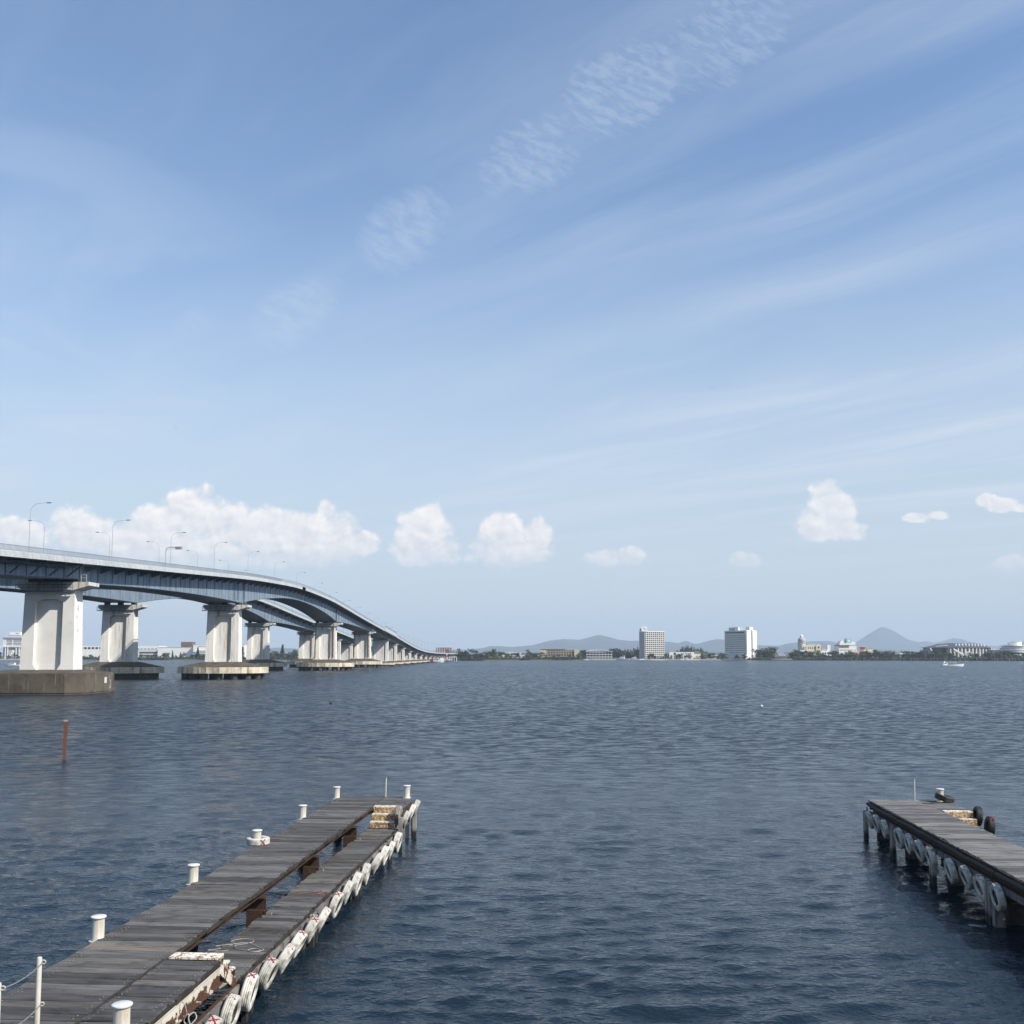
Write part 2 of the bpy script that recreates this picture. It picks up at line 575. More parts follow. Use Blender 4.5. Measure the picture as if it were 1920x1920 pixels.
# ------------------------------------------------------------------ the lake
def build_water():
    m = bpy.data.materials.new('lake_water')
    m.use_nodes = True
    w = NT(m.node_tree)
    out = w.n('ShaderNodeOutputMaterial')
    p = w.n('ShaderNodeBsdfPrincipled')
    w.t.links.new(p.outputs[0], out.inputs[0])
    pos = w.n('ShaderNodeNewGeometry').outputs['Position']
    x, y, z = w.sep(pos)[:3]
    gust = w.noise(w.vscale(pos, (0.012, 0.035, 0.0)), 1.0, 4.0, 0.55, 0.4)
    gust2 = w.noise(w.vscale(pos, (0.0022, 0.010, 0.0)), 1.0, 3.0, 0.5, 0.3)
    calm = w.mul(w.smooth(gust, 0.25, 0.75, 0.75, 1.2), w.smooth(gust2, 0.3, 0.7, 0.8, 1.15))
    r1 = w.noise(w.vscale(pos, (2.6, 4.6, 0.0)), 1.0, 3.0, 0.6, 0.5)
    r2 = w.noise(w.vscale(pos, (7.0, 13.0, 0.0)), 1.0, 3.0, 0.6, 0.4)
    dist = w.m('SQRT', w.add(w.mul(x, x), w.mul(y, y)))
    far = w.smooth(dist, 24.0, 85.0)
    h = w.add(w.mul(r1, 0.060), w.mul(r2, 0.024))
    h = w.mul(h, calm)
    bn = w.n('ShaderNodeBump')
    bn.inputs['Strength'].default_value = 1.0
    bn.inputs['Distance'].default_value = 1.0
    w.put(bn.inputs['Height'], h)
    # out where waves are finer than the sheet, their slopes tilt the surface directly
    sn = w.n('ShaderNodeTexNoise')
    w.put(sn.inputs['Vector'], w.vscale(pos, (0.9, 2.0, 0.0)))
    sn.inputs['Scale'].default_value = 1.0
    sn.inputs['Detail'].default_value = 4.0
    sn.inputs['Roughness'].default_value = 0.65
    sc = w.sep(sn.outputs['Color'])
    amp = w.mul(w.mul(far, calm), 2.3)
    nv = w.vec(w.mul(w.sub(sc[0], 0.5), w.mul(amp, 0.8)), w.sub(w.mul(w.sub(sc[1], 0.5), amp), w.mul(far, 0.17)), 1.0)
    nrm = w.n('ShaderNodeVectorMath', operation='NORMALIZE')
    w.put(nrm.inputs[0], w.vadd(nv, w.vadd(w.n('ShaderNodeNewGeometry').outputs['Normal'], (0, 0, -1))))
    w.t.links.new(nrm.outputs[0], bn.inputs['Normal'])
    w.t.links.new(bn.outputs[0], p.inputs['Normal'])
    p.inputs['Base Color'].default_value = (0.008, 0.017, 0.027, 1)
    w.put(p.inputs['Roughness'], w.lin(far, 0, 1, 0.05, 0.18))
    p.inputs['IOR'].default_value = 1.333

    # one sheet: a fan of rings, fine near the jetties and coarse far out, with real wind waves in the near field
    r_list = [2.0, 5.0]
    r = 7.5
    while r < 420:
        r_list.append(r)
        r += max(0.045, r * r / 5200.0)
    while r < 15000:
        r_list.append(r)
        r *= 1.25
    r_list.append(15600.0)
    rr = np.array(r_list)
    th = np.concatenate([np.linspace(R(-180), R(-41), 40), np.linspace(R(-40), R(40), 760), np.linspace(R(41), R(180), 40)])
    nr, nt = len(rr), len(th)
    A, B = np.meshgrid(rr, th, indexing='ij')
    X = A * np.sin(B)
    Y = A * np.cos(B)
    dr = np.gradient(rr)[:, None]
    g = np.random.default_rng(5)
    Z = np.zeros_like(X)
    n = 64
    lam = np.exp(np.linspace(math.log(0.22), math.log(2.3), n)) * g.uniform(.93, 1.07, n)
    wind = R(-98)
    for i in range(n):
        L = lam[i]
        ang = wind + (g.normal(0, R(15)) if i % 3 else R(34) + g.normal(0, R(12)))
        if L < .4: ang += g.normal(0, R(18))
        k = 2 * PI / L
        steep = 0.027 * (0.8 if L < 0.42 else (1.15 if L < 1.25 else 0.45))
        a = steep / k
        fade = np.clip((L / 2.4 - dr) / (L / 5.0), 0, 1)
        ph = k * (X * math.cos(ang) + Y * math.sin(ang)) + g.uniform(0, 6.28)
        s = np.sin(ph)
        Z += a * fade * (s + 0.22 * np.cos(2 * ph))
    # waves gather in groups
    env = 1 + 0.16 * np.sin(X * .41 + Y * .17 + 1) * np.sin(Y * .23 - X * .12) + 0.1 * np.sin(X * .13 - Y * .31)
    Z *= env
    Z *= (np.abs(B) < R(40.1))
    me = bpy.data.meshes.new('lake_water')
    co = np.stack([X, Y, Z], -1).reshape(-1, 3)
    i = np.arange(nr - 1)[:, None] * nt + np.arange(nt - 1)[None, :]
    q = np.stack([i, i + nt, i + nt + 1, i + 1], -1).reshape(-1, 4)   # upward normals
    q = q[:, ::-1]
    me.vertices.add(len(co)); me.vertices.foreach_set('co', co.ravel())
    me.loops.add(q.size); me.loops.foreach_set('vertex_index', q.ravel().astype(np.int32))
    me.polygons.add(len(q)); me.polygons.foreach_set('loop_start', np.arange(0, q.size, 4, dtype=np.int32))
    me.update(calc_edges=True)
    me.polygons.foreach_set('use_smooth', np.ones(len(q), dtype=bool))
    me.materials.append(m)
    me.update()
    if me.polygons[len(me.polygons) // 2].normal.z < 0:
        me.flip_normals()
    o = put('water', me)
    tag(o, 'wind rippled dark blue lake water filling the foreground', kind='structure')


build_water()

# ------------------------------------------------------------------ far shore: low ground, wooded rise, mountains
M_ground = mat('shore_ground', (0.10, 0.10, 0.065), 0.9, 0.25, 0.02)
M_forest = mat('hill_forest', (0.028, 0.042, 0.022), 0.95, 0.35, 0.01, bump=6.0, bscale=0.05)
M_mount = mat('mountain_forest', (0.035, 0.05, 0.045), 0.95, 0.3, 0.002, bump=20.0, bscale=0.012)


def SX(px, D):
    """metres to the right of the line of sight for a bearing, at distance D"""
    return (px - 960) / 1850.0 * D


def SZ(y, D):
    return CAM_Z + (1228 - y) / 1850.0 * D


SHORE = [(-1700, 1500), (-900, 1290), (0, 1240), (250, 1235), (450, 1260), (600, 1240), (840, 1160), (900, 1120), (960, 1180), (1100, 1230),
         (1250, 1240), (1350, 1235), (1480, 1200), (1600, 1150), (1750, 1110), (1920, 1080), (2300, 1050), (3400, 1100)]


def shore_d(px):
    return float(np.interp(px, [s[0] for s in SHORE], [s[1] for s in SHORE]))


def build_ground():
    mb = MB()
    pts = []
    for i in range(140):
        px = -1700 + 5100 * i / 139
        d = shore_d(px) + rng.uniform(-3, 3)
        pts.append((SX(px, d), d))
    n = len(pts)
    rows = []
    for off, z in ((0, -0.5), (0.8, 0.7), (12, 1.1), (120, 1.8), (1500, 3.0)):
        rows.append([(x * (1 + off / d), d + off, z) for x, d in pts])
    rows.append([(SX(-1700 + 5100 * i / 139, 6000), 6000, 3.5) for i in range(n)])
    rows.append([(SX(-1700 + 5100 * i / 139, 15000) * .98, 15000, 4) for i in range(n)])
    v = [p for r_ in rows for p in r_]
    f = [(j * n + i, j * n + i + 1, (j + 1) * n + i + 1, (j + 1) * n + i) for j in range(len(rows) - 1) for i in range(n - 1)]
    mb.poly(v, f)
    o = mb.build('shore_ground', M_ground)
    tag(o, 'low flat land of the far lake shore', kind='structure')


build_ground()


def ridge(name, label, prof, D, depth, m, seed, rough=0.05, foot=0.0):
    """a range of hills with real depth whose skyline has the given heights"""
    g = np.random.default_rng(seed)
    xs = np.array([p[0] for p in prof], float)
    ys = np.array([p[1] for p in prof], float)
    N = 420
    px = np.linspace(xs[0], xs[-1], N)
    sky = np.interp(px, xs, ys)
    kk = np.array([1, 2, 1.0]); kk /= kk.sum()
    sky = np.convolve(np.pad(sky, 1, mode='edge'), kk, 'valid')
    top = np.maximum(SZ(sky, D), 1.0)
    if foot > 2:
        top = top + (top - foot) * np.convolve(g.uniform(-.28, .28, N + 4), np.ones(5) / 5, 'valid') * 2.2
    X = SX(px, D)
    J = 17
    V = np.zeros((J, N, 3))
    spur = sum(g.uniform(.3, 1) / q * np.sin(X / 90.0 / q * g.uniform(.8, 1.2) + g.uniform(0, 6)) for q in (1, 2, 4, 7))
    for j in range(J):
        t = j / (J - 1) * 2 - 1
        shape = (1 - abs(t)) ** 0.95
        bump = 1 + rough * np.sin(X / 140.0 + 5 * t + spur) * (1 - shape) * shape * 4
        V[j, :, 0] = X * (1 + t * depth / D)
        V[j, :, 1] = D + t * depth + 0.05 * depth * spur * shape * (1 - shape) * 4
        V[j, :, 2] = foot + (top - foot) * shape * bump
    mb = MB()
    f = [(j * N + i, j * N + i + 1, (j + 1) * N + i + 1, (j + 1) * N + i) for j in range(J - 1) for i in range(N - 1)]
    mb.poly(V.reshape(-1, 3).tolist(), f)
    o = mb.build(name, m, smooth='all')
    tag(o, label, kind='structure')


ridge('mountain_range', 'long low blue mountain range behind the far shore',
      [(380, 1224), (480, 1219), (520, 1214), (560, 1216), (640, 1217), (760, 1221), (860, 1219), (905, 1215), (920, 1211), (940, 1211.5), (962, 1213), (1000, 1209.5), (1030, 1201), (1058, 1198),
       (1085, 1199.5), (1100, 1196), (1122, 1190), (1140, 1194), (1160, 1199.5), (1180, 1201.5), (1200, 1201), (1235, 1204), (1252, 1203), (1270, 1206), (1287, 1201), (1300, 1207.5),
       (1312, 1206), (1325, 1202), (1345, 1198), (1360, 1200), (1375, 1205), (1400, 1210), (1440, 1210), (1460, 1211), (1475, 1206), (1500, 1204), (1530, 1202), (1556, 1202),
       (1572, 1207), (1590, 1212), (1640, 1216), (1740, 1222), (1800, 1224)], 9500, 1500, M_mount, 4)
ridge('mountain_cone', 'blue cone shaped mountain rising behind the stadium shore',
      [(1540, 1224), (1575, 1219), (1596, 1209), (1610, 1200), (1625, 1190), (1640, 1181.5), (1647, 1177.5), (1653, 1174.8), (1660, 1177.2), (1675, 1183), (1690, 1193), (1705, 1200),
       (1720, 1204), (1735, 1202), (1750, 1205), (1768, 1201.5), (1784, 1196), (1800, 1198), (1815, 1203), (1830, 1205), (1850, 1210), (1868, 1212), (1890, 1206), (1915, 1203),
       (1960, 1200), (2040, 1206), (2200, 1204), (2400, 1214), (2600, 1222)], 12500, 1700, M_mount, 9)
ridge('hill', 'low dark green wooded hill behind the white lakeside house', [(1255, 1229), (1266, 1222), (1276, 1216.5), (1288, 1213.5), (1300, 1214), (1312, 1217), (1322, 1222), (1334, 1228)], 1750, 60, M_forest, 2, 0.3, 2.5)
ridge('hill', 'long low dark wooded rise behind the marina trees', [(1100, 1228), (1120, 1223), (1150, 1220), (1180, 1219), (1200, 1215), (1222, 1217), (1250, 1226)], 1700, 60, M_forest, 6, 0.3, 2.5)
ridge('hill', 'low dark wooded rise between orange tower and stadium', [(1630, 1229), (1652, 1223), (1668, 1221.5), (1690, 1223), (1712, 1229)], 1500, 50, M_forest, 7, 0.3, 2.5)


def build_haze():
    m = bpy.data.materials.new('haze_air')
    m.use_nodes = True
    t = m.node_tree
    t.nodes.clear()
    out = t.nodes.new('ShaderNodeOutputMaterial')
    pv = t.nodes.new('ShaderNodeVolumePrincipled')
    pv.inputs['Color'].default_value = (0.70, 0.85, 1.0, 1)
    pv.inputs['Density'].default_value = 0.000105
    pv.inputs['Anisotropy'].default_value = 0.0
    t.links.new(pv.outputs[0], out.inputs['Volume'])
    mb = MB().box(-16500, 16500, -15800, 15900, -4.0, 480)
    o = mb.build('haze', m)
    tag(o, 'thin blue summer haze over the lake', kind='stuff')


build_haze()

# ------------------------------------------------------------------ jetties
M_plank = mat_plank('weathered_plank', (0.083, 0.079, 0.074), (0.026, 0.024, 0.022))
M_plank_pale = mat_plank('pale_plank', (0.115, 0.112, 0.107), (0.045, 0.042, 0.038))  # lighter overall board tone, used on the right jetty
M_plank_new = mat_plank('fresh_plank', (0.20, 0.155, 0.115), (0.09, 0.075, 0.06))
M_rust = mat_flaky('rusty_steel', (0.060, 0.040, 0.026), (0.062, 0.030, 0.016), (0.024, 0.016, 0.011), 0.75, 4.0)
M_rust_dark = mat_flaky('dark_rusty_steel', (0.05, 0.035, 0.024), (0.085, 0.042, 0.02), (0.02, 0.015, 0.012), 0.8, 3.0)
M_flaky_white = mat_flaky('flaking_white_paint', (0.62, 0.57, 0.46), (0.12, 0.048, 0.022), (0.05, 0.028, 0.018), 0.44, 5.0)
M_channel = mat_flaky('flaking_channel_paint', (0.60, 0.56, 0.46), (0.10, 0.040, 0.020), (0.04, 0.022, 0.015), 0.36, 4.5, low=(.96, 1.22))
M_tread = mat_flaky('white_tread_plate', (0.74, 0.69, 0.58), (0.30, 0.15, 0.06), (0.16, 0.08, 0.035), 0.25, 14.0)
M_riser = mat_flaky('rusty_riser', (0.60, 0.44, 0.25), (0.30, 0.17, 0.075), (0.14, 0.08, 0.04), 0.45, 16.0)
M_timber = mat('grey_timber', (0.16, 0.15, 0.14), 0.85, 0.3, 1.5, bump=0.004, stain=(0.05, 0.045, 0.04), stain_amt=0.3, streak=True, stain_scale=2.0)
M_pile = mat('pale_pile', (0.27, 0.25, 0.215), 0.8, 0.2, 1.5, bump=0.003, wet=0.28, stain=(0.10, 0.085, 0.07), stain_amt=0.3, streak=True, stain_scale=2.5)
M_pile_dark = mat('dark_pile', (0.05, 0.046, 0.040), 0.85, 0.35, 2.0, bump=0.006)
M_black_rub = mat('black_edge_rubber', (0.028, 0.020, 0.013), 0.75, 0.4, 3.0, bump=0.004)
M_tyre_w = mat('white_painted_tyre', (0.54, 0.52, 0.465), 0.6, 0.10, 3.0, bump=0.002, stain=(0.24, 0.225, 0.17), stain_amt=0.34, stain_scale=2.2, per_obj=0.2)
M_tyre_grey = mat('worn_tyre', (0.20, 0.175, 0.165), 0.7, 0.3, 6.0, bump=0.003, stain=(0.40, 0.37, 0.34), stain_amt=0.3, stain_scale=3.0)
M_tyre_b = mat('black_tyre', (0.022, 0.022, 0.023), 0.6, 0.3, 6.0, bump=0.003, stain=(0.12, 0.11, 0.10), stain_amt=0.15, stain_scale=3.0)
M_white = mat('cream_white_paint', (0.54, 0.515, 0.435), 0.45, 0.05, 4.0, bump=0.002, stain=(0.33, 0.23, 0.13), stain_amt=0.20, streak=True, stain_scale=3.0)
M_lid = mat('white_lid_paint', (0.60, 0.595, 0.57), 0.45, 0.05, 5.0)
M_red = mat('red_tape', (0.24, 0.014, 0.03), 0.6, 0.15, 20.0)
M_rope = mat('pale_rope', (0.36, 0.34, 0.31), 0.9, 0.2, 40.0)
M_rope_red = mat('faded_red_rope', (0.22, 0.07, 0.06), 0.9, 0.25, 40.0)
M_rope_dark = mat('dark_rope', (0.06, 0.05, 0.045), 0.9, 0.2, 40.0)
M_zinc = mat('zinc_bolt', (0.24, 0.235, 0.225), 0.5, 0.2, 30.0, metal=0.4)
M_post_rust = mat_flaky('rusted_post', (0.20, 0.09, 0.05), (0.16, 0.06, 0.03), (0.07, 0.03, 0.02), 0.7, 5.0)


def frame(th):
    c, s = math.cos(R(th)), math.sin(R(th))
    return lambda v, u, z=0.0: (v * c + u * s, -v * s + u * c, z)


WL, WR = frame(3.9), frame(4.75)
RL, RR_ = R(-3.9), R(-4.75)


def plank_mesh(length, width, seed, m):
    """board along local x, slightly rounded edges, ragged ends, faint crown and twist; origin at its centre, top at z = 0"""
    r = random.Random(seed)
    mb = MB()
    w2, t, b = width / 2, 0.055, 0.012
    l0 = -length / 2 + r.uniform(-.035, .02)
    l1 = length / 2 + r.uniform(-.02, .035)
    prof = [(-w2, -t), (-w2, -b), (-w2 + b, 0), (w2 - b, 0), (w2, -b), (w2, -t)]
    n = len(prof)
    xs = [l0, (l0 + l1) / 2, l1]
    pts = []
    for i, x in enumerate(xs):
        dz = r.uniform(-.007, .007)
        sk = r.uniform(-.006, .006)
        for y, z in prof:
            pts.append((x + (r.uniform(-.012, .012) if i != 1 else 0), y + sk, z + dz))
    fs = [(i * n + k, i * n + (k + 1) % n, (i + 1) * n + (k + 1) % n, (i + 1) * n + k) for i in range(2) for k in range(n)]
    fs += [tuple(range(n - 1, -1, -1)), tuple(2 * n + k for k in range(n))]
    mb.poly(pts, [f[::-1] for f in fs])
    return mb.mesh('plank', m)


def lay_planks(root, v0, v1, u0, u1, z, pitch, O, special=(), seed=0, m=None):
    r = random.Random(seed)
    L = v1 - v0
    meshes = [plank_mesh(L, pitch * r.uniform(.865, .905), seed * 10 + k, m or M_plank) for k in range(7)]
    fresh = plank_mesh(L, pitch * .95, seed * 10 + 9, M_plank_new)
    n = int(round((u1 - u0) / pitch))
    bolts = MB()
    for i in range(n):
        u = u0 + (i + .5) * pitch
        me = fresh if i in special else meshes[r.randrange(7)]
        zz = z + r.uniform(-.005, .005)
        o = put('plank', me, root, ((v0 + v1) / 2 - O[0] + r.uniform(-.012, .012), u - O[1] + r.uniform(-.003, .003), zz),
                (r.uniform(-.006, .006), 0, r.uniform(-.004, .004) + (PI if r.random() < .5 else 0)))
        for fv in ((.07, .11, .93) if L > 1.2 else (.09, .90)):
            for q in (-.25, .25):
                bv = v0 + L * fv + r.uniform(-.012, .012) - O[0]
                bu = u + q * pitch + r.uniform(-.01, .01) - O[1]
                if r.random() < .75:
                    bolts.cyl((bv, bu, zz - .01), (bv, bu, zz + r.uniform(.004, .008)), r.uniform(.009, .013), n=6)
    b = bolts.build('bolt_heads', M_zinc, root)
    b['kind'] = 'stuff'


def ibeam_u(mb, v, u0, u1, z0, z1, flange, web=.012, tf=.016):
    """steel I section running along u"""
    mb.box(v - flange / 2, v + flange / 2, u0, u1, z0, z0 + tf)
    mb.box(v - flange / 2, v + flange / 2, u0, u1, z1 - tf, z1)
    mb.box(v - web / 2, v + web / 2, u0, u1, z0 + tf, z1 - tf)


def ibeam_v(mb, u, v0, v1, z0, z1, flange, web=.02, tf=.022):
    mb.box(v0, v1, u - flange / 2, u + flange / 2, z0, z0 + tf)
    mb.box(v0, v1, u - flange / 2, u + flange / 2, z1 - tf, z1)
    mb.box(v0, v1, u - web / 2, u + web / 2, z0 + tf, z1 - tf)


def rope_path(pts, n=10):
    """smooth curve through points"""
    P = [Vector(p) for p in pts]
    P = [P[0]] + P + [P[-1]]
    out = []
    for i in range(1, len(P) - 2):
        for k in range(n):
            t = k / n
            a, b, c, d = P[i - 1], P[i], P[i + 1], P[i + 2]
            out.append(0.5 * ((2 * b) + (c - a) * t + (2 * a - 5 * b + 4 * c - d) * t * t + (3 * b - a - 3 * c + d) * t ** 3))
    out.append(P[-2])
    return out


def steps_part(root, O, va, vb, u_top, z_top, z_low, direction):
    """three steel steps: a white plate nosing on each, rusty open risers, side channels. direction -1 goes down towards the viewer"""
    n = 3
    dz = (z_top - z_low) / n
    run = 0.30
    m_side = M_flaky_white if direction > 0 else M_rust
    u_low = u_top + direction * run * n
    base = MB().box(va + .03 - O[0], vb - .03 - O[0], min(u_low, u_low - direction * .05) - O[1], max(u_low, u_low - direction * .05) - O[1], z_low - .16, z_low - .07).build('stair', m_side, root)
    for v in (va + .015, vb - .015):
        q0, q1 = ((u_top, z_top - .02), (u_low, z_low - .02)) if direction > 0 else ((u_low, z_low - .02), (u_top, z_top - .02))
        h = .20
        pts = []
        for dz_ in (-h, 0):
            pts += [(v - .012, q0[0], q0[1] + dz_), (v + .012, q0[0], q0[1] + dz_), (v + .012, q1[0], q1[1] + dz_), (v - .012, q1[0], q1[1] + dz_)]
        MB().hexa([(a - O[0], b - O[1], c) for a, b, c in pts]).build('stringer', m_side, base)
    for i in range(n):
        zt = z_top - dz * i + .012
        ua = u_top + direction * run * i
        ub = ua + direction * (run - .01)
        lo, hi = min(ua, ub), max(ua, ub)
        t = MB().box(va - O[0] + .03, vb - O[0] - .03, lo - O[1], hi - O[1], zt - .03, zt)
        t.build('tread', M_tread, base)
        uf = ub if direction < 0 else ub
        rs = MB().box(va - O[0] + .035, vb - O[0] - .035, uf - .012 - O[1] - direction * .015, uf + .012 - O[1] - direction * .015, zt - dz + .004, zt - .034)
        rs.build('riser', M_riser if direction < 0 else M_flaky_white, base)
    return base


def tyre_mesh(Rr, W, m, seed, grooves=4):
    """tyre with its axle along local x: rounded tread with grooves, sidewalls and an open centre"""
    h = W / 2
    ri = Rr * .56
    prof = [(-h * .62, ri), (-h * .80, ri + .015), (-h * .98, Rr * .78), (-h * .95, Rr * .90), (-h * .80, Rr * .965)]
    g0, g1 = -h * .72, h * .72
    step = (g1 - g0) / grooves
    for k in range(grooves):
        a = g0 + step * k
        prof += [(a + step * .12, Rr * .985), (a + step * .40, Rr), (a + step * .70, Rr), (a + step * .88, Rr * .985), (a + step * .92, Rr * .958), (a + step * 1.05, Rr * .958)]
    prof += [(h * .80, Rr * .965), (h * .95, Rr * .90), (h * .98, Rr * .78), (h * .80, ri + .015), (h * .62, ri), (h * .55, ri + .03), (h * .5, Rr * .86), (-h * .5, Rr * .86), (-h * .55, ri + .03)]
    n, S = len(prof), 36
    r = random.Random(seed)
    mb = MB()
    pts = []
    sq = r.uniform(.0, .05)
    for i in range(S):
        t = 2 * PI * i / S
        k = 1 + sq * math.cos(2 * t)
        for x, q in prof:
            pts.append((x, math.sin(t) * q * (1 - sq * .5), math.cos(t) * q * k))
    fs = [(i * n + k, ((i + 1) % S) * n + k, ((i + 1) % S) * n + (k + 1) % n, i * n + (k + 1) % n) for i in range(S) for k in range(n)]
    mb.poly(pts, [f[::-1] for f in fs])
    return mb.mesh('tyre', m, smooth=True)


def cross_mesh(Rr, W, phi=0.42, tilt=1.0):
    """two crossed strips of red tape lying on the tread near the top"""
    mb = MB()
    for sgn in (1, -1):
        rows = []
        for k in range(7):
            t = k / 6 - .5
            w0 = sgn * t * W * .80
            a = phi + t * .42
            for e in (-.011, .011):
                for rad in (Rr * .99, Rr + .006 + (.002 if sgn > 0 else 0)):
                    aa = a + e / Rr * .7
                    ww = w0 - sgn * e * .7
                    rows.append((ww, -math.sin(aa) * rad, math.cos(aa) * rad))
        fs = []
        for k in range(6):
            b = k * 4
            fs += [(b, b + 4, b + 5, b + 1), (b + 1, b + 5, b + 7, b + 3), (b + 3, b + 7, b + 6, b + 2), (b + 2, b + 6, b + 4, b)]
        fs += [(0, 1, 3, 2), (24, 26, 27, 25)]
        mb.poly(rows, fs)
    return mb.mesh('tape_cross', M_red)


ORD = ['first', 'second', 'third', 'fourth', 'fifth', 'sixth', 'seventh', 'eighth', 'ninth', 'tenth', 'eleventh', 'twelfth', 'thirteenth', 'fourteenth',
       'fifteenth', 'sixteenth', 'seventeenth', 'eighteenth', 'nineteenth', 'twentieth', 'twenty-first', 'twenty-second', 'twenty-third', 'twenty-fourth',
       'twenty-fifth', 'twenty-sixth', 'twenty-seventh', 'twenty-eighth', 'twenty-ninth', 'thirtieth', 'thirty-first', 'thirty-second']

Z_UP, Z_LOW = 1.30, 0.70


def bollard(loc, label):
    o = empty('bollard', loc, 0, label, 'bollard', 'white mooring bollards on the jetties')
    MB().lathe([(.150, 0), (.150, .016), (.112, .018), (.112, .03), (.105, .045), (.105, .40)], 20).build('pipe', M_white, o, smooth=True)
    MB().lathe([(.104, .401), (.128, .405), (.134, .415), (.132, .428), (.12, .436), (.02, .440)], 20).build('cap', M_lid, o, smooth=True)
    return o


def left_jetty():
    O = (-6.87, 12.0)
    root = empty('jetty', WL(*O), RL, 'long weathered plank jetty with lower side walkway, on the left', 'jetty', 'wooden jetties')
    vo, vs, vl = -8.5, -6.87, -5.97
    lay_planks(root, vo, vs - .012, 7.6, 35.1, Z_UP, .25, O, special=(37,), seed=1)
    lay_planks(root, vs + .014, vl + .03, 7.6, 16.35, Z_UP - .003, .25, O, seed=2)
    lay_planks(root, vs + .014, vl, 33.1, 35.1, Z_UP - .003, .25, O, seed=3)
    lay_planks(root, vs - .02, vl, 17.3, 32.3, Z_LOW, .235, O, seed=4)

    def sh(mb):
        mb.v = [(a - O[0], b - O[1], c) for a, b, c in mb.v]
        return mb
    mb = MB(); ibeam_u(mb, vs - .07, 16.4, 35.05, 1.115, Z_UP - .06, .12)
    sh(mb).build('edge_beam', M_rust, root)
    mb = MB(); ibeam_u(mb, vo + .09, 7.6, 35.05, 1.115, Z_UP - .06, .12)
    sh(mb).build('edge_beam', M_rust_dark, root)
    mb = MB(); ibeam_u(mb, (vo + vs) / 2, 7.6, 35.05, 1.115, Z_UP - .06, .12)
    sh(mb).build('stringer', M_rust_dark, root)
    # ragged black rubbing strip under the board ends, along the visible edges
    r = random.Random(4)
    for va, ua, ub, zt in ((vs + .006, 16.42, 33.0, Z_UP - .03), (vl + .045, 7.6, 16.3, Z_UP - .03), (vl + .016, 17.3, 32.2, Z_LOW - .02)):
        mb = MB()
        u = ua
        while u < ub:
            l = min(r.uniform(.2, .9), ub - u)
            mb.box(va, va + r.uniform(.03, .065), u, u + l - .005, zt - r.uniform(.025, .05), zt + r.uniform(-.005, .034))
            u += l
        sh(mb).build('rubbing_strip', M_black_rub, root)
    mb = MB()
    u = 7.6
    while u < 16.3:
        l = min(r.uniform(.15, .7), 16.35 - u)
        mb.box(vs - r.uniform(.012, .026), vs + r.uniform(.012, .026), u, u + l - .004, Z_UP - .05, Z_UP + r.uniform(.001, .016))
        u += l
    sh(mb).build('seam_strip', M_black_rub, root)
    # white channel along the near platform, flaking to rust
    mb = MB()
    mb.box(vl + .005, vl + .03, 7.6, 16.40, .94, Z_UP - .085)
    mb.box(vl + .03, vl + .085, 7.6, 16.40, .92, .945)
    mb.box(vl + .03, vl + .075, 7.6, 16.40, Z_UP - .105, Z_UP - .085)
    sh(mb).build('channel_beam', M_channel, root)
    sh(MB().box(vs, vl, 16.37, 16.40, .95, Z_UP - .06)).build('end_channel', M_rust_dark, root)
    steps_part(root, O, vs + .02, vl + .01, 16.42, Z_UP, Z_LOW, 1)
    steps_part(root, O, vs + .02, vl - .02, 33.08, Z_UP, Z_LOW, -1)
    # lower walkway: edge beam and waler that carries the tyres
    sh(MB().box(vl - .02, vl + .014, 14.2, 32.3, Z_LOW - .26, Z_LOW - .058)).build('walkway_beam', M_rust_dark, root)
    sh(MB().box(vs - .02, vs + .04, 17.2, 32.3, Z_LOW - .26, Z_LOW - .058)).build('walkway_beam', M_rust_dark, root)
    sh(MB().box(vl + .03, vl + .10, 10.5, 31.9, Z_LOW - .26, Z_LOW - .08)).build('waler', M_timber, root)
    sh(MB().box(vl + .03, vl + .10, 32.05, 35.3, .98, 1.16)).build('waler', M_rust_dark, root)
    # bents: pile, cross beam, fender posts
    for k, u in enumerate((8.9, 13.1, 17.45, 21.75, 26.1, 30.45, 34.75)):
        mb = MB(); ibeam_v(mb, u - .35, vo + .02, vs - .02 + .12, .82, 1.11, .26)
        sh(mb).build('cross_beam', M_rust, root)
        mb = MB()
        vv = vs - .11
        mb.box(vv - .17, vv + .17, u - .50, u - .475, -1.6, .815)
        mb.box(vv - .17, vv + .17, u - .225, u - .20, -1.6, .815)
        mb.box(vv - .014, vv + .014, u - .475, u - .225, -1.6, .815)
        sh(mb).build('steel_pile', M_rust, root)
        mb = MB().cyl((vo + .1, u - .35, -1.6), (vo + .1, u - .35, .815), .15, n=14)
        sh(mb).build('pile', M_pile_dark, root)
        mb = MB()
        mb.box(vl - .08, vl + .02, u - .30, u - .12, -1.6, Z_LOW - .265)
        sh(mb).build('pile', M_pile_dark, root)
        top = Z_LOW - .02 if k < 6 else 1.02
        for du in (0.0, .26):
            sh(MB().box(vl + .105, vl + .19, u + du - .15, u + du - .03, -1.6, top - du * .3)).build('fender_post', M_pile, root)
        if 2 <= k <= 5:
            p = rope_path([(vv - .30, u - .58, .38), (vv - .05, u - .62, .47), (vv + .2, u - .55, .56), (vv + .30, u - .3, .66), (vv + .26, u - .1, .70)], 6)
            sh(MB().tube(p, .016, 6)).build('lashing', M_rope, root)
    sh(MB().box(-5.80, -5.68, 34.45, 34.60, -1.6, 1.22)).build('fender_post', M_pile, root)
    sh(MB().box(-5.84, -5.72, 31.95, 32.08, -1.6, 1.10)).build('fender_post', M_pile, root)
    return root


left_jetty()


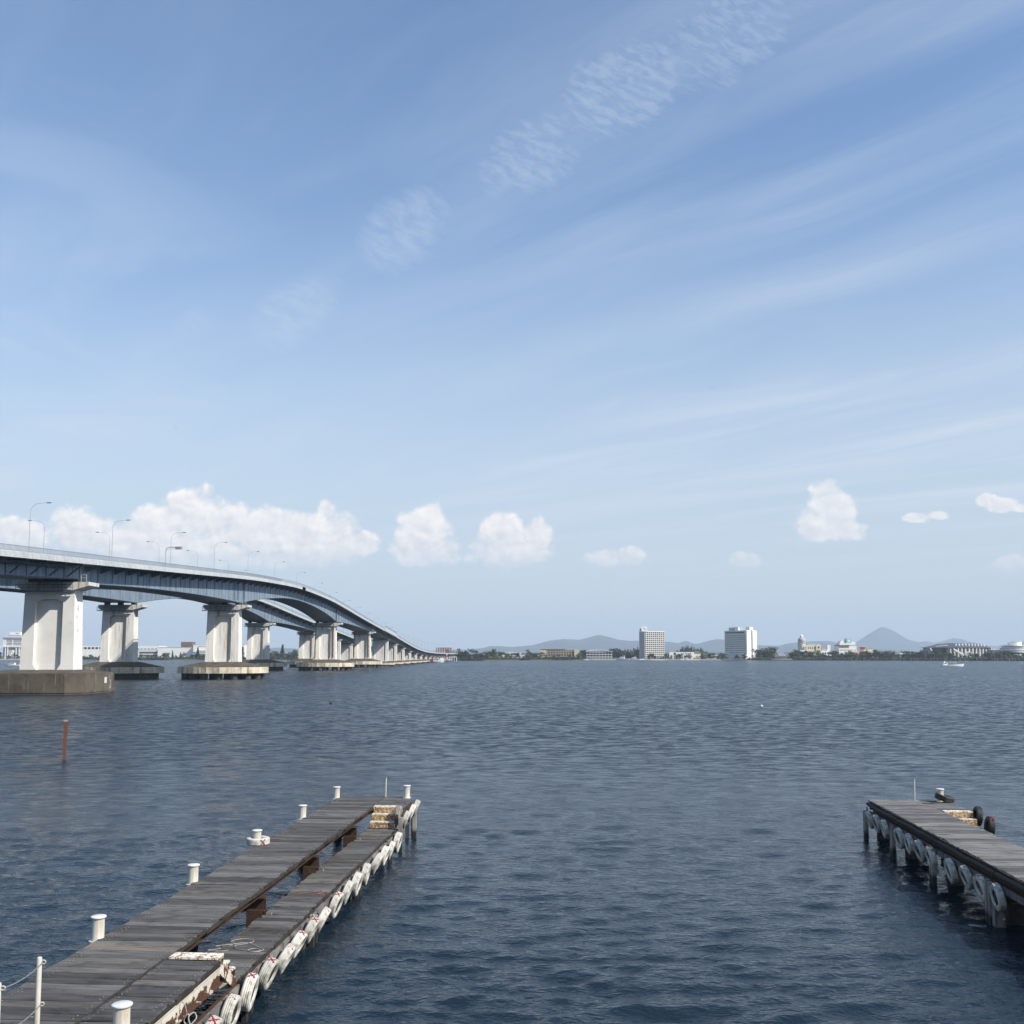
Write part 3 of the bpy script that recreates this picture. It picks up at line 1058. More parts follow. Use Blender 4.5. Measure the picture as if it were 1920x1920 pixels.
def right_jetty():
    O = (11.1, 20.0)
    root = empty('jetty', WR(*O), RR_, 'shorter plank jetty at the right edge, white tyres along its near side', 'jetty', 'wooden jetties')
    vo, vs, vl = 9.45, 11.1, 12.08
    lay_planks(root, vo, vs - .012, 15.0, 35.65, Z_UP, .25, O, seed=11, m=M_plank_pale)
    lay_planks(root, vs + .014, vl, 33.5, 35.65, Z_UP - .003, .25, O, seed=12, m=M_plank_pale)
    lay_planks(root, vs - .02, vl, 17.0, 32.6, Z_LOW, .25, O, seed=13, m=M_plank_pale)

    def sh(mb):
        mb.v = [(a - O[0], b - O[1], c) for a, b, c in mb.v]
        return mb
    # fat black fender pipe along the edge, in lengths, above a rusty beam
    r = random.Random(8)
    for ua, ub in ((15.0, 20.7), (20.75, 24.6), (24.65, 28.55), (28.6, 32.2), (32.25, 35.6)):
        p = [(vo - .05 + r.uniform(-.012, .012), ua + (ub - ua) * k / 6, 1.16 + r.uniform(-.015, .015)) for k in range(7)]
        sh(MB().tube(p, .066, 10)).build('fender_pipe', M_black_rub, root, smooth=True)
    mb = MB()
    u = 15.0
    while u < 35.4:
        l = min(r.uniform(.3, 1.0), 35.6 - u)
        mb.box(vo - .045, vo + .002, u, u + l - .006, Z_UP - .055, Z_UP - .012 + r.uniform(-.012, .018))
        u += l
    sh(mb).build('rubbing_strip', M_black_rub, root)
    mb = MB(); ibeam_u(mb, vo + .09, 15.0, 35.55, .78, Z_UP - .06, .14)
    sh(mb).build('edge_beam', M_rust_dark, root)
    mb = MB(); ibeam_u(mb, vs - .09, 15.0, 35.55, .98, Z_UP - .06, .12)
    sh(mb).build('edge_beam', M_rust_dark, root)
    sh(MB().box(vo, vl, 35.56, 35.62, .98, Z_UP - .06)).build('end_beam', M_rust_dark, root)
    sh(MB().box(vo - .13, vo - .06, 15.0, 35.3, .84, .98)).build('waler', M_timber, root)
    sh(MB().box(vl - .02, vl + .03, 17.0, 32.6, .44, .64)).build('walkway_beam', M_rust_dark, root)
    steps_part(root, O, vs + .02, vl - .02, 33.48, Z_UP, Z_LOW, -1)
    for k, u in enumerate((16.6, 20.65, 24.65, 28.6, 32.25, 35.35)):
        mb = MB(); ibeam_v(mb, u + .12, vo + .05, vs + .15, .50, .775, .26)
        sh(mb).build('cross_beam', M_rust_dark, root)
        sh(MB().cyl((vo + .42, u + .15, -1.6), (vo + .42, u + .15, .495), .23, n=16)).build('pile', M_pile_dark, root)
        sh(MB().cyl((vs - .1, u + .15, -1.6), (vs - .1, u + .15, .495), .19, n=16)).build('pile', M_pile_dark, root)
        sh(MB().box(vl - .1, vl + .06, u, u + .2, -1.6, .43)).build('pile', M_pile_dark, root)
        for dv, du in ((-.235, -.10), (-.20, .16)):
            top = .99 if k < 5 else .95
            if k == 2 and du < 0:
                sh(MB().box(vo + dv, vo + dv + .17, u + du - .24, u + du - .04, -1.6, .80)).build('fender_post', M_timber, root)
            sh(MB().box(vo + dv - .03, vo + dv + .085, u + du, u + du + .12, -1.6, top)).build('fender_post', M_pile, root)
        # shackle that hangs from the deck edge
        c = []
        for q in range(13):
            t = 2 * PI * q / 12
            c.append((vo - .16, u - .02 + math.sin(t) * .045, 1.02 + math.cos(t) * .10))
        sh(MB().tube(c[:-1], .013, 6, closed=True)).build('shackle', M_rust_dark, root, smooth=True)
    return root


right_jetty()

# ---- bollards
for k, u in enumerate((17.5, 21.85, 26.2, 30.55, 34.85)):
    bollard(WL(-8.57, u, Z_UP - .06), ['white bollard nearest the chain posts on the left jetty edge', 'white bollard second from the near end of the left jetty edge',
                                       'white bollard standing inside a white tyre on left jetty', 'white bollard between tyre ringed one and far corner of left jetty',
                                       'white bollard at far left corner of left jetty'][k])
bollard(WL(-6.08, 34.9, Z_UP), 'white bollard at far right corner of left jetty beside steps')
bollard(WL(-6.03, 13.05, Z_UP), 'big white bollard at bottom edge of picture on left jetty platform')
bollard(WR(11.78, 35.45, Z_UP), 'white bollard with a black tyre leaning on it, right jetty')

# ---- end poles
def end_pole(loc, h, label):
    o = empty('marker_pole', loc, 0, label, 'pole', 'thin white poles at the jetty ends')
    MB().cyl((0, 0, 0), (.012, 0, h), .024, .022, n=10).build('pipe', M_white, o, smooth=True)
    MB().cyl((.012, 0, h + .001), (.012, 0, h + .04), .030, .020, n=10).build('tip', M_zinc, o, smooth=True)


end_pole(WL(-6.86, 35.02, Z_UP), .66, 'thin white pole at the far end of left jetty')
end_pole(WR(10.95, 35.55, Z_UP), .72, 'thin white pole at the far end of right jetty')

# ---- tyres
TYRE_L = [tyre_mesh(.295, .19, M_tyre_w, s, 4) for s in (1, 2, 3)]
TYRE_R = [tyre_mesh(.325, .19, M_tyre_w, s, 3) for s in (4, 5, 6)]
TYRE_G = tyre_mesh(.31, .20, M_tyre_grey, 7, 3)
TYRE_B = tyre_mesh(.31, .20, M_tyre_b, 8, 4)
CROSS_L, CROSS_R = cross_mesh(.295, .15, .20), cross_mesh(.325, .15, .12)


def tyre(me, loc, rot, label, group, cross=None, cross_rot=None):
    o = put('tyre_fender', me, None, loc, rot)
    tag(o, label, 'tyre', group)
    if cross is not None:
        put('tape_cross', cross, o, (0, 0, 0), cross_rot or (0, 0, 0))
    return o


def hang_rope(parent, h):
    MB().tube([(-.07, -.035, h - .05), (-.085, -.02, h + .03), (-.095, 0, h + .055), (-.085, .02, h + .03), (-.07, .035, h - .05)], .010, 5).build('tie_rope', M_rope_dark, parent)


near_u = [15.45, 16.42, 17.35, 18.40, 19.37, 20.27, 21.22, 22.12, 23.46, 24.52, 25.56, 26.70, 28.01, 29.14, 30.11, 31.33]
r = random.Random(21)
for k, u in enumerate(near_u):
    zc = .45 + r.uniform(-.035, .03)
    if k == 0: lb = 'white tyre cut by bottom edge of picture on left jetty'
    elif k == len(near_u) - 1: lb = 'farthest white tyre on the low walkway, just below the far steps'
    else: lb = ORD[k] + ' white tyre from the picture bottom along left jetty walkway'
    o = tyre(TYRE_L[k % 3], WL(-5.755 + r.uniform(-.015, .015), u, zc), (r.uniform(-.1, .1), R(r.uniform(11, 31)), RL + r.uniform(-.06, .10)),
             lb, 'white tyre fenders along the left jetty walkway', CROSS_L if k < 9 else None)
    o.scale = [r.uniform(.92, 1.10)] + [r.uniform(.92, 1.08)] * 2
    hang_rope(o, .27)
for k, (u, zc) in enumerate(((32.62, .93), (33.72, .97), (34.60, 1.0))):
    o = tyre(TYRE_L[k], WL(-5.74, u, zc), (r.uniform(-.2, .2), R(24), RL + .08), ['white tyre beside the far steps of left jetty, nearest of the upper three',
             'middle white tyre of the upper three at left jetty far corner', 'farthest white tyre at the far corner of left jetty'][k], 'white tyres at the far corner of the left jetty')
    hang_rope(o, .27)
tyre(TYRE_G, WL(-5.93, 32.45, 1.10), (.3, .08, RL + .05), 'unpainted scuffed tyre leaning against the far steps of left jetty', None)
o = tyre(TYRE_L[1], WL(-8.53, 26.15, Z_UP + .10), (0, R(90), RL), 'white tyre with red cross lying around a bollard on left jetty', None)
put('tape_cross', cross_mesh(.295, .19, 1.25), o, (0, 0, 0), (R(-25), 0, 0))
tyre_u = [34.90, 34.02, 33.10, 31.62, 30.63, 29.63, 28.72, 27.2, 26.16, 25.18, 24.18]
for k, u in enumerate(tyre_u):
    lb = 'farthest white tyre hanging on right jetty' if k == 0 else ORD[k] + ' white tyre from the far end of right jetty'
    o = tyre(TYRE_R[k % 3], WR(9.25 + r.uniform(-.015, .015), u, .74 - (.05 if k == 7 else 0) + r.uniform(-.02, .02)), (r.uniform(-.08, .08), R(r.uniform(-19, -9)), RR_ + r.uniform(-.10, .04)),
             lb, 'white tyre fenders along the right jetty', CROSS_R if k in (4, 6, 8, 9, 10) else None)
    o.scale = [r.uniform(.90, 1.0) * (.93 if k < 3 else 1)] * 3
    hang_rope(o, .30)
tyre(TYRE_B, WR(11.90, 35.40, Z_UP + .13), (0, R(107), RR_ - .25), 'black tyre leaning on the bollard at right jetty end', None)
tyre(TYRE_B, WR(12.20, 33.3, 1.16), (.1, .1, RR_ - .1), 'black tyre standing beside upper step of right jetty', None)
tyre(TYRE_B, WR(12.24, 32.45, .98), (.4, .1, RR_ - .1), 'black tyre with red patch at foot of right jetty steps', None, CROSS_R)
mb = MB().tube(rope_path([(0, 0, .02), (.3, .12, .015), (.7, .22, .02), (.95, .3, .05)]), .014, 6)
o = mb.build('rope', M_black_rub, None, WR(11.0, 34.85, Z_UP)); tag(o, 'short black line lying on the right jetty deck', 'rope')
o = MB().tube(rope_path([(0, 0, 0), (.1, .35, .03), (.05, .8, 0), (.12, 1.15, .02)]), .035, 7).build('cloth_roll', M_lid, None, WR(11.09, 24.8, Z_UP + .03), smooth=True)
tag(o, 'white bundle on the far edge of right jetty', 'bundle')

# ---- ropes on the left jetty
q = [(-.55, .35, 0), (-.50, .50, 0), (-.62, .62, 0), (-.52, .78, 0), (-.30, .80, 0), (-.18, .64, 0), (-.30, .48, 0), (-.44, .36, 0), (-.36, .18, 0), (-.14, .08, 0), (.04, .0, 0), (.14, .1, 0), (.0, .2, 0),
     (-.10, .05, .01), (.10, -.05, .01), (.2, .1, .01), (.05, .28, 0), (-.25, .52, .01), (-.50, .42, .01), (-.80, .30, 0), (-.66, .16, 0), (-.86, .02, 0), (-.58, .0, 0), (-.48, .06, 0)]
o = MB().tube(rope_path(q, 6), .006, 5).build('rope', M_rope, None, WL(-6.22, 18.85, Z_LOW + .012), RL)
tag(o, 'pale thin rope lying tangled on the low walkway of left jetty', 'rope')
q = [(-.45, -.12, 0), (-.3, .04, 0), (-.12, .10, .01), (.0, .2, .02), (.05, .05, 0), (-.05, -.03, 0), (.12, .12, .01), (.2, .02, 0)]
o = MB().tube(rope_path(q, 6), .010, 5).build('rope', M_rope_red, None, WL(-6.15, 23.4, Z_LOW + .014), RL)
tag(o, 'faded red rope lying on the low walkway of left jetty', 'rope')
q = [(0, 0, 0), (.06, -.05, -.02), (.07, .0, -.16), (.02, .03, -.28), (.10, .02, -.34), (.18, .1, -.26), (.12, .16, -.2), (.07, .08, -.24), (.12, .05, -.36), (.16, .1, -.5), (.24, .12, -.62), (.2, .1, -.72)]
o = MB().tube(rope_path(q, 6), .009, 5).build('rope', M_rope, None, WL(-5.90, 14.75, 1.18), RL)
tag(o, 'knotted pale rope hanging from the near platform beam of left jetty', 'rope')

# ---- chain posts
def chain_post(loc, label):
    o = empty('chain_post', loc, 0, label, 'post', 'white chain posts on the left jetty')
    MB().lathe([(.07, 0), (.07, .012), (.034, .014), (.034, .98), (.030, 1.0), (.012, 1.008)], 14).build('pipe', M_white, o, smooth=True)
    for z in (.94, .40):
        c = [(.055 + math.cos(t) * .028, math.cos(t * 1) * .006, z + math.sin(t) * .024) for t in [2 * PI * i / 10 for i in range(10)]]
        MB().tube(c, .007, 5, closed=True).build('eye', M_white, o, smooth=True)


PV = [(-7.18, 13.05), (-7.12, 12.02)]
chain_post(WL(*PV[0], Z_UP), 'tall white chain post cut by the picture bottom, left jetty')
chain_post(WL(*PV[1], Z_UP), 'white chain post at the bottom left corner of picture')


def chain(a, b, sag, label):
    a, b = Vector(a), Vector(b)
    n = max(8, int((b - a).length / .026))
    mb = MB()
    for i in range(n):
        t0, t1 = (i - .18) / n, (i + 1.18) / n
        p0 = a.lerp(b, t0) - Vector((0, 0, sag * 4 * t0 * (1 - t0)))
        p1 = a.lerp(b, t1) - Vector((0, 0, sag * 4 * t1 * (1 - t1)))
        d = (p1 - p0).normalized()
        s = d.cross(Vector((0, 0, 1))).normalized()
        t = s.cross(d)
        side = s if i % 2 else t
        L = (p1 - p0).length / 2
        c = (p0 + p1) / 2
        ring = [c + d * (math.cos(q) * L) + side * (math.sin(q) * .009) for q in [2 * PI * k / 8 for k in range(8)]]
        mb.tube(ring, .0032, 4, closed=True)
    o = mb.build('chain', M_zinc)
    tag(o, label, 'chain', 'chains between the posts of the left jetty')


E1 = [WL(PV[0][0] + .05, PV[0][1], Z_UP + z) for z in (.94, .40)]
E2 = [WL(PV[1][0] + .05, PV[1][1], Z_UP + z) for z in (.94, .40)]
chain(E2[0], E1[0], .05, 'upper sagging chain between the two white posts')
chain(E2[1], E1[1], .05, 'lower sagging chain between the two white posts')

# ------------------------------------------------------------------ the twin road bridges
M_pier = mat('pier_white', (0.77, 0.745, 0.69), 0.7, 0.05, 0.25, bump=0.01, bscale=2.0, stain=(0.44, 0.38, 0.29), stain_amt=0.27, streak=True, stain_scale=0.35)
M_cap = mat('pier_cap', (0.58, 0.56, 0.52), 0.75, 0.10, 0.4, stain=(0.26, 0.22, 0.18), stain_amt=0.3, streak=True, stain_scale=0.5)
M_conc_dark = mat('stained_concrete', (0.085, 0.070, 0.052), 0.9, 0.25, 0.35, bump=0.03, bscale=1.5, stain=(0.26, 0.23, 0.18), stain_amt=0.16, streak=True, stain_scale=0.55)
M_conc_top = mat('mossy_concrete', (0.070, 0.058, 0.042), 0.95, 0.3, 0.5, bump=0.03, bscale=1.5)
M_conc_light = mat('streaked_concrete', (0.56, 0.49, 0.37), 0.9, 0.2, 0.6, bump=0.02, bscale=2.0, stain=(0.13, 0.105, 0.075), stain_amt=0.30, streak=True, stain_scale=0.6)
M_steel = mat('blue_grey_girder', (0.20, 0.265, 0.335), 0.55, 0.08, 0.3, stain=(0.12, 0.155, 0.195), stain_amt=0.34, streak=True, stain_scale=0.25)
M_steel_dark = mat('dark_steel_shaded_beam', (0.075, 0.105, 0.135), 0.6, 0.12, 0.4)
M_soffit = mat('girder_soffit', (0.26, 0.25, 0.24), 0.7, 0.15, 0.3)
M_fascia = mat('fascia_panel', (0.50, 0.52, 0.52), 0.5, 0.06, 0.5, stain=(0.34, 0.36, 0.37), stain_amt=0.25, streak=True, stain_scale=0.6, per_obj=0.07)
M_rail = mat('railing_grey', (0.26, 0.30, 0.34), 0.5, 0.08, 0.5)
M_road = mat('asphalt', (0.055, 0.055, 0.057), 0.9, 0.2, 0.5)
M_lamp = mat_plain('galvanised_pole', (0.42, 0.44, 0.45), 0.5, 0.2)
M_lamp_head = mat_plain('lamp_head', (0.12, 0.13, 0.14), 0.4)
M_bearing = mat('bearing', (0.05, 0.05, 0.05), 0.7, 0.2, 1.0)
M_drain = mat('rusty_drain', (0.32, 0.22, 0.12), 0.7, 0.3, 0.6)


def peel_pier():
    """white paint on the near pier, chipped to dark concrete in a few ragged spots along its right corner"""
    m = mat('chipped_pier_white', (0.74, 0.725, 0.68), 0.7, 0.05, 0.25, bump=0.01, bscale=2.0)
    w = NT.__new__(NT); w.t = m.node_tree
    p = [n for n in w.t.nodes if n.type == 'BSDF_PRINCIPLED'][0]
    old = p.inputs['Base Color'].links[0].from_socket
    pos = w.n('ShaderNodeTexCoord').outputs['Object']
    x, y, z = w.sep(pos)[:3]
    n1 = w.noise(w.vscale(pos, (1.3, 1.3, 0.55)), 1.0, 7.0, 0.66)
    band = w.mx(w.smooth(w.m('ABSOLUTE', w.sub(x, 3.75)), 1.1, 0.2), w.mul(w.smooth(w.m('ABSOLUTE', w.add(x, 4.0)), 0.5, 0.1), w.smooth(z, 9.0, 6.0)))
    f = w.smooth(w.add(n1, w.mul(band, 0.10)), 0.715, 0.735)
    f = w.mul(f, w.smooth(band, 0.05, 0.3))
    w.put(p.inputs['Base Color'], w.mix(f, old, (0.05, 0.048, 0.045)))
    return m


M_pier_chip = peel_pier()

YR = [-60, 60, 140, 170, 205, 279, 337, 395, 419, 479, 559, 624, 706, 760, 838, 958, 1200, 1400]
ZRV = [13.5, 17.8, 22.2, 23.7, 25.5, 29.3, 31.0, 30.0, 28.9, 25.7, 22.0, 19.1, 14.9, 12.5, 10.5, 9.5, 9.2, 9.2]
_yy = np.arange(-60, 1341, 1.0)
_zz = np.interp(_yy, np.array(YR) * .968, CAM_Z + (np.array(ZRV) - CAM_Z) * .968)
_k = np.hanning(71); _k /= _k.sum()
_zz = np.convolve(np.pad(_zz, 35, mode='edge'), _k, 'valid')


def zr(y):
    return float(np.interp(y, _yy, _zz))


def gdepth(y):
    """depth of the main girder"""
    def bow(t, a, b):      # a at t=0 to b at t=1, deepening like a haunch
        return a + (b - a) * t ** 1.9
    if y < 167: return 2.4
    if y < 265: return bow((y - 167) / 98, 3.1, 6.2)
    if y < 337.5: return bow((337.5 - y) / 72.5, 3.3, 6.2)
    if y < 410: return bow((y - 337.5) / 72.5, 3.3, 6.0)
    if y < 509: return bow((509 - y) / 99, 2.9, 6.0)
    return 2.3


PIERS = [166, 265, 410, 510, 580, 624, 668, 712, 756, 800, 845, 890, 935, 980, 1025, 1070, 1115, 1160, 1205, 1250]
Y0, Y1 = 60, 1296


def pier(root, xc, yc, z0, z1, main, mat_shaft, lo):
    """tapered pier with a tall niche on its faces"""
    wb, wt, db, dt, nw, nd = 4.45, 4.15, 1.75, 1.55, 2.3, .75
    if not main:
        wb = wt = 4.6; nw = 3.1; db = dt = 1.3; nd = .5
    H = z1 - z0

    def W(t): return wb + (wt - wb) * t

    def Dp(t): return db + (dt - db) * t
    mb = MB()

    def slab(xa, xb, ya, yb, ta=0.0, tb=1.0):
        q = []
        for t in (ta, tb):
            z = H * t
            q += [(xa(t), ya(t), z), (xb(t), ya(t), z), (xb(t), yb(t), z), (xa(t), yb(t), z)]
        mb.hexa(q)
    f, bk = (lambda t: -Dp(t)), (lambda t: Dp(t))
    slab(lambda t: -W(t), lambda t: -nw, f, bk)
    slab(lambda t: nw, lambda t: W(t), f, bk)
    slab(lambda t: -nw, lambda t: nw, lambda t: -Dp(t) + nd, lambda t: Dp(t) - nd)
    tt = 1 - (1.5 if main else .9) / H
    for sg in (-1, 1):
        ya = (lambda t: -Dp(t)) if sg < 0 else (lambda t: Dp(t) - nd)
        yb = (lambda t: -Dp(t) + nd) if sg < 0 else (lambda t: Dp(t))
        slab(lambda t: -nw, lambda t: nw, ya, yb, tt, 1.0)
        ch, cz = 1.0, .55
        for sx in (-1, 1):
            za, zb = H * tt - cz, H * tt
            y0, y1 = ya(tt), yb(tt)
            tri = [(sx * nw, za), (sx * nw, zb), (sx * (nw - ch), zb)]
            if sx > 0: tri = tri[::-1]
            mb.prism(tri, y0, y1, 'y')
            y0, y1 = ya(0), yb(0)
            tri = [(sx * nw, 0), (sx * (nw - .6), 0), (sx * nw, .9)]
            if sx > 0: tri = tri[::-1]
            mb.prism(tri, y0, y1, 'y')
    sh = mb.build('pier', mat_shaft, root, (xc, yc, z0))
    cap_h = lo
    mb = MB()
    if main:
        prof = [(-4.5, 0), (4.16, 0), (6.7, .75), (6.7, cap_h), (-5.2, cap_h), (-5.2, .5)]
        mb.prism(prof, -2.0, 2.0, 'y')
    else:
        prof = [(-4.6, 0), (4.62, 0), (5.4, .35), (5.4, cap_h), (-5.4, cap_h), (-5.4, .35)]
        mb.prism(prof, -1.5, 1.5, 'y')
    mb.build('cap', M_cap, sh, (0, 0, H))
    mb = MB()
    for x in ((-3.6, 0, 3.6) if main else (-3.6, 3.6)):
        mb.box(x - .6, x + .6, -.6, .6, H + cap_h, H + cap_h + (.62 if main else .3))
    mb.build('bearing', M_bearing, sh)
    if main:
        # inspection gangway: rail round the cap
        mb = MB()
        for zt in (.12, .65, 1.1):
            for a, b in (((-5.3, -2.5), (4.2, -2.5)), ((-5.3, -2.5), (-5.3, 2.5)), ((-5.3, 2.5), (4.2, 2.5))):
                mb.cyl((a[0], a[1], H + zt - .2), (b[0], b[1], H + zt - .2), .045, n=5)
        for i in range(9):
            x = -5.3 + 9.5 * i / 8
            mb.cyl((x, -2.5, H - .3), (x, -2.5, H + .9), .04, n=5)
        mb.box(-5.4, 4.2, -2.55, -2.02, H - .32, H - .22)
        mb.build('gangway', M_steel_dark, sh)
        mb = MB()
        for x in (5.2, 6.1):
            mb.cyl((x, -1.7, H + cap_h), (x, -1.7, H + cap_h + 1.2), .05, n=5)
        for z in (.7, 1.2):
            mb.cyl((5.2, -1.7, H + cap_h + z), (6.1, -1.7, H + cap_h + z), .05, n=5)
        mb.build('ladder', M_lamp, sh)
    return sh


def footing(root, xc, yc, rx, ry, z_lo, z_hi, z_apex, solid):
    n = 20
    mb = MB()
    pts = []
    for r_, z in ((1.0, z_lo), (1.0, z_hi)):
        pts += [(math.cos(2 * PI * (i + .5) / n) * rx * r_, math.sin(2 * PI * (i + .5) / n) * ry * r_, z) for i in range(n)]
    fs = [(i, (i + 1) % n, (i + 1) % n + n, i + n) for i in range(n)] + [tuple(range(n - 1, -1, -1)), tuple(range(n, 2 * n))]
    mb.poly(pts, fs)
    f = mb.build('footing', M_conc_light, root, (xc, yc, 0))
    mb = MB()
    pts = [(math.cos(2 * PI * (i + .5) / n) * rx * .985, math.sin(2 * PI * (i + .5) / n) * ry * .985, z_hi + .004) for i in range(n)]
    pts += [(max(-4.9, min(4.9, math.cos(2 * PI * (i + .5) / n) * 7)), max(-2.2, min(2.2, math.sin(2 * PI * (i + .5) / n) * 4)), z_apex) for i in range(n)]
    mb.poly(pts, [(i, (i + 1) % n, (i + 1) % n + n, i + n) for i in range(n)] + [tuple(range(n, 2 * n))])
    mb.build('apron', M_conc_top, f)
    if solid:
        MB().lathe([(1, -2.5), (1, z_lo - .01)], 24, sx=rx * .88, sy=ry * .88).build('base', M_pile_dark, f)
    else:
        for i in range(16):
            t = 2 * PI * (i + .25) / 16
            x, y = math.cos(t) * rx * .84, math.sin(t) * ry * .80
            MB().cyl((x, y, -2.5), (x, y, z_lo - .005), .95, n=12).build('pile', M_pile_dark, f, smooth=True)
    return f


def strip(root, name, m, xa, xb, ya, yb, ztop, zbot, step=5.0):
    """a beam that follows the road's rise and fall between ya and yb"""
    n = max(2, int((yb - ya) / step) + 1)
    ys = [ya + (yb - ya) * i / (n - 1) for i in range(n)]
    mb = MB()
    pts = []
    for y in ys:
        a, b = ztop(y), zbot(y)
        pts += [(xa, y, b), (xb, y, b), (xb, y, a), (xa, y, a)]
    fs = []
    for i in range(n - 1):
        o = i * 4
        for k in range(4):
            k2 = (k + 1) % 4
            fs.append((o + k, o + k2, o + 4 + k2, o + 4 + k))
    fs += [(0, 3, 2, 1), tuple((n - 1) * 4 + k for k in range(4))]
    mb.poly(pts, [f[::-1] for f in fs[:-2]] + [fs[-2][::-1], fs[-1][::-1]])
    return mb.build(name, m, root)


STIFF = MB().box(0, .16, 0, .07, 0, 1).mesh('stiffener', M_steel)
STIFF_THIN = MB().box(0, .07, 0, .05, 0, 1).mesh('stiffener', M_steel)
_b = MB()
_b.tube([(4.2, 0, -2.1), (6.65, 0, -.12)], .13, 4)
_b.box(4.102, 6.65, -.1, .1, -.28, -.005)
BRACE = _b.mesh('bracket', M_steel_dark)
BRACKET = MB().prism([(4.102, -1.25), (6.65, -.30), (6.65, -.005), (4.102, -.005)], -.06, .06, 'y').mesh('bracket', M_steel_dark)


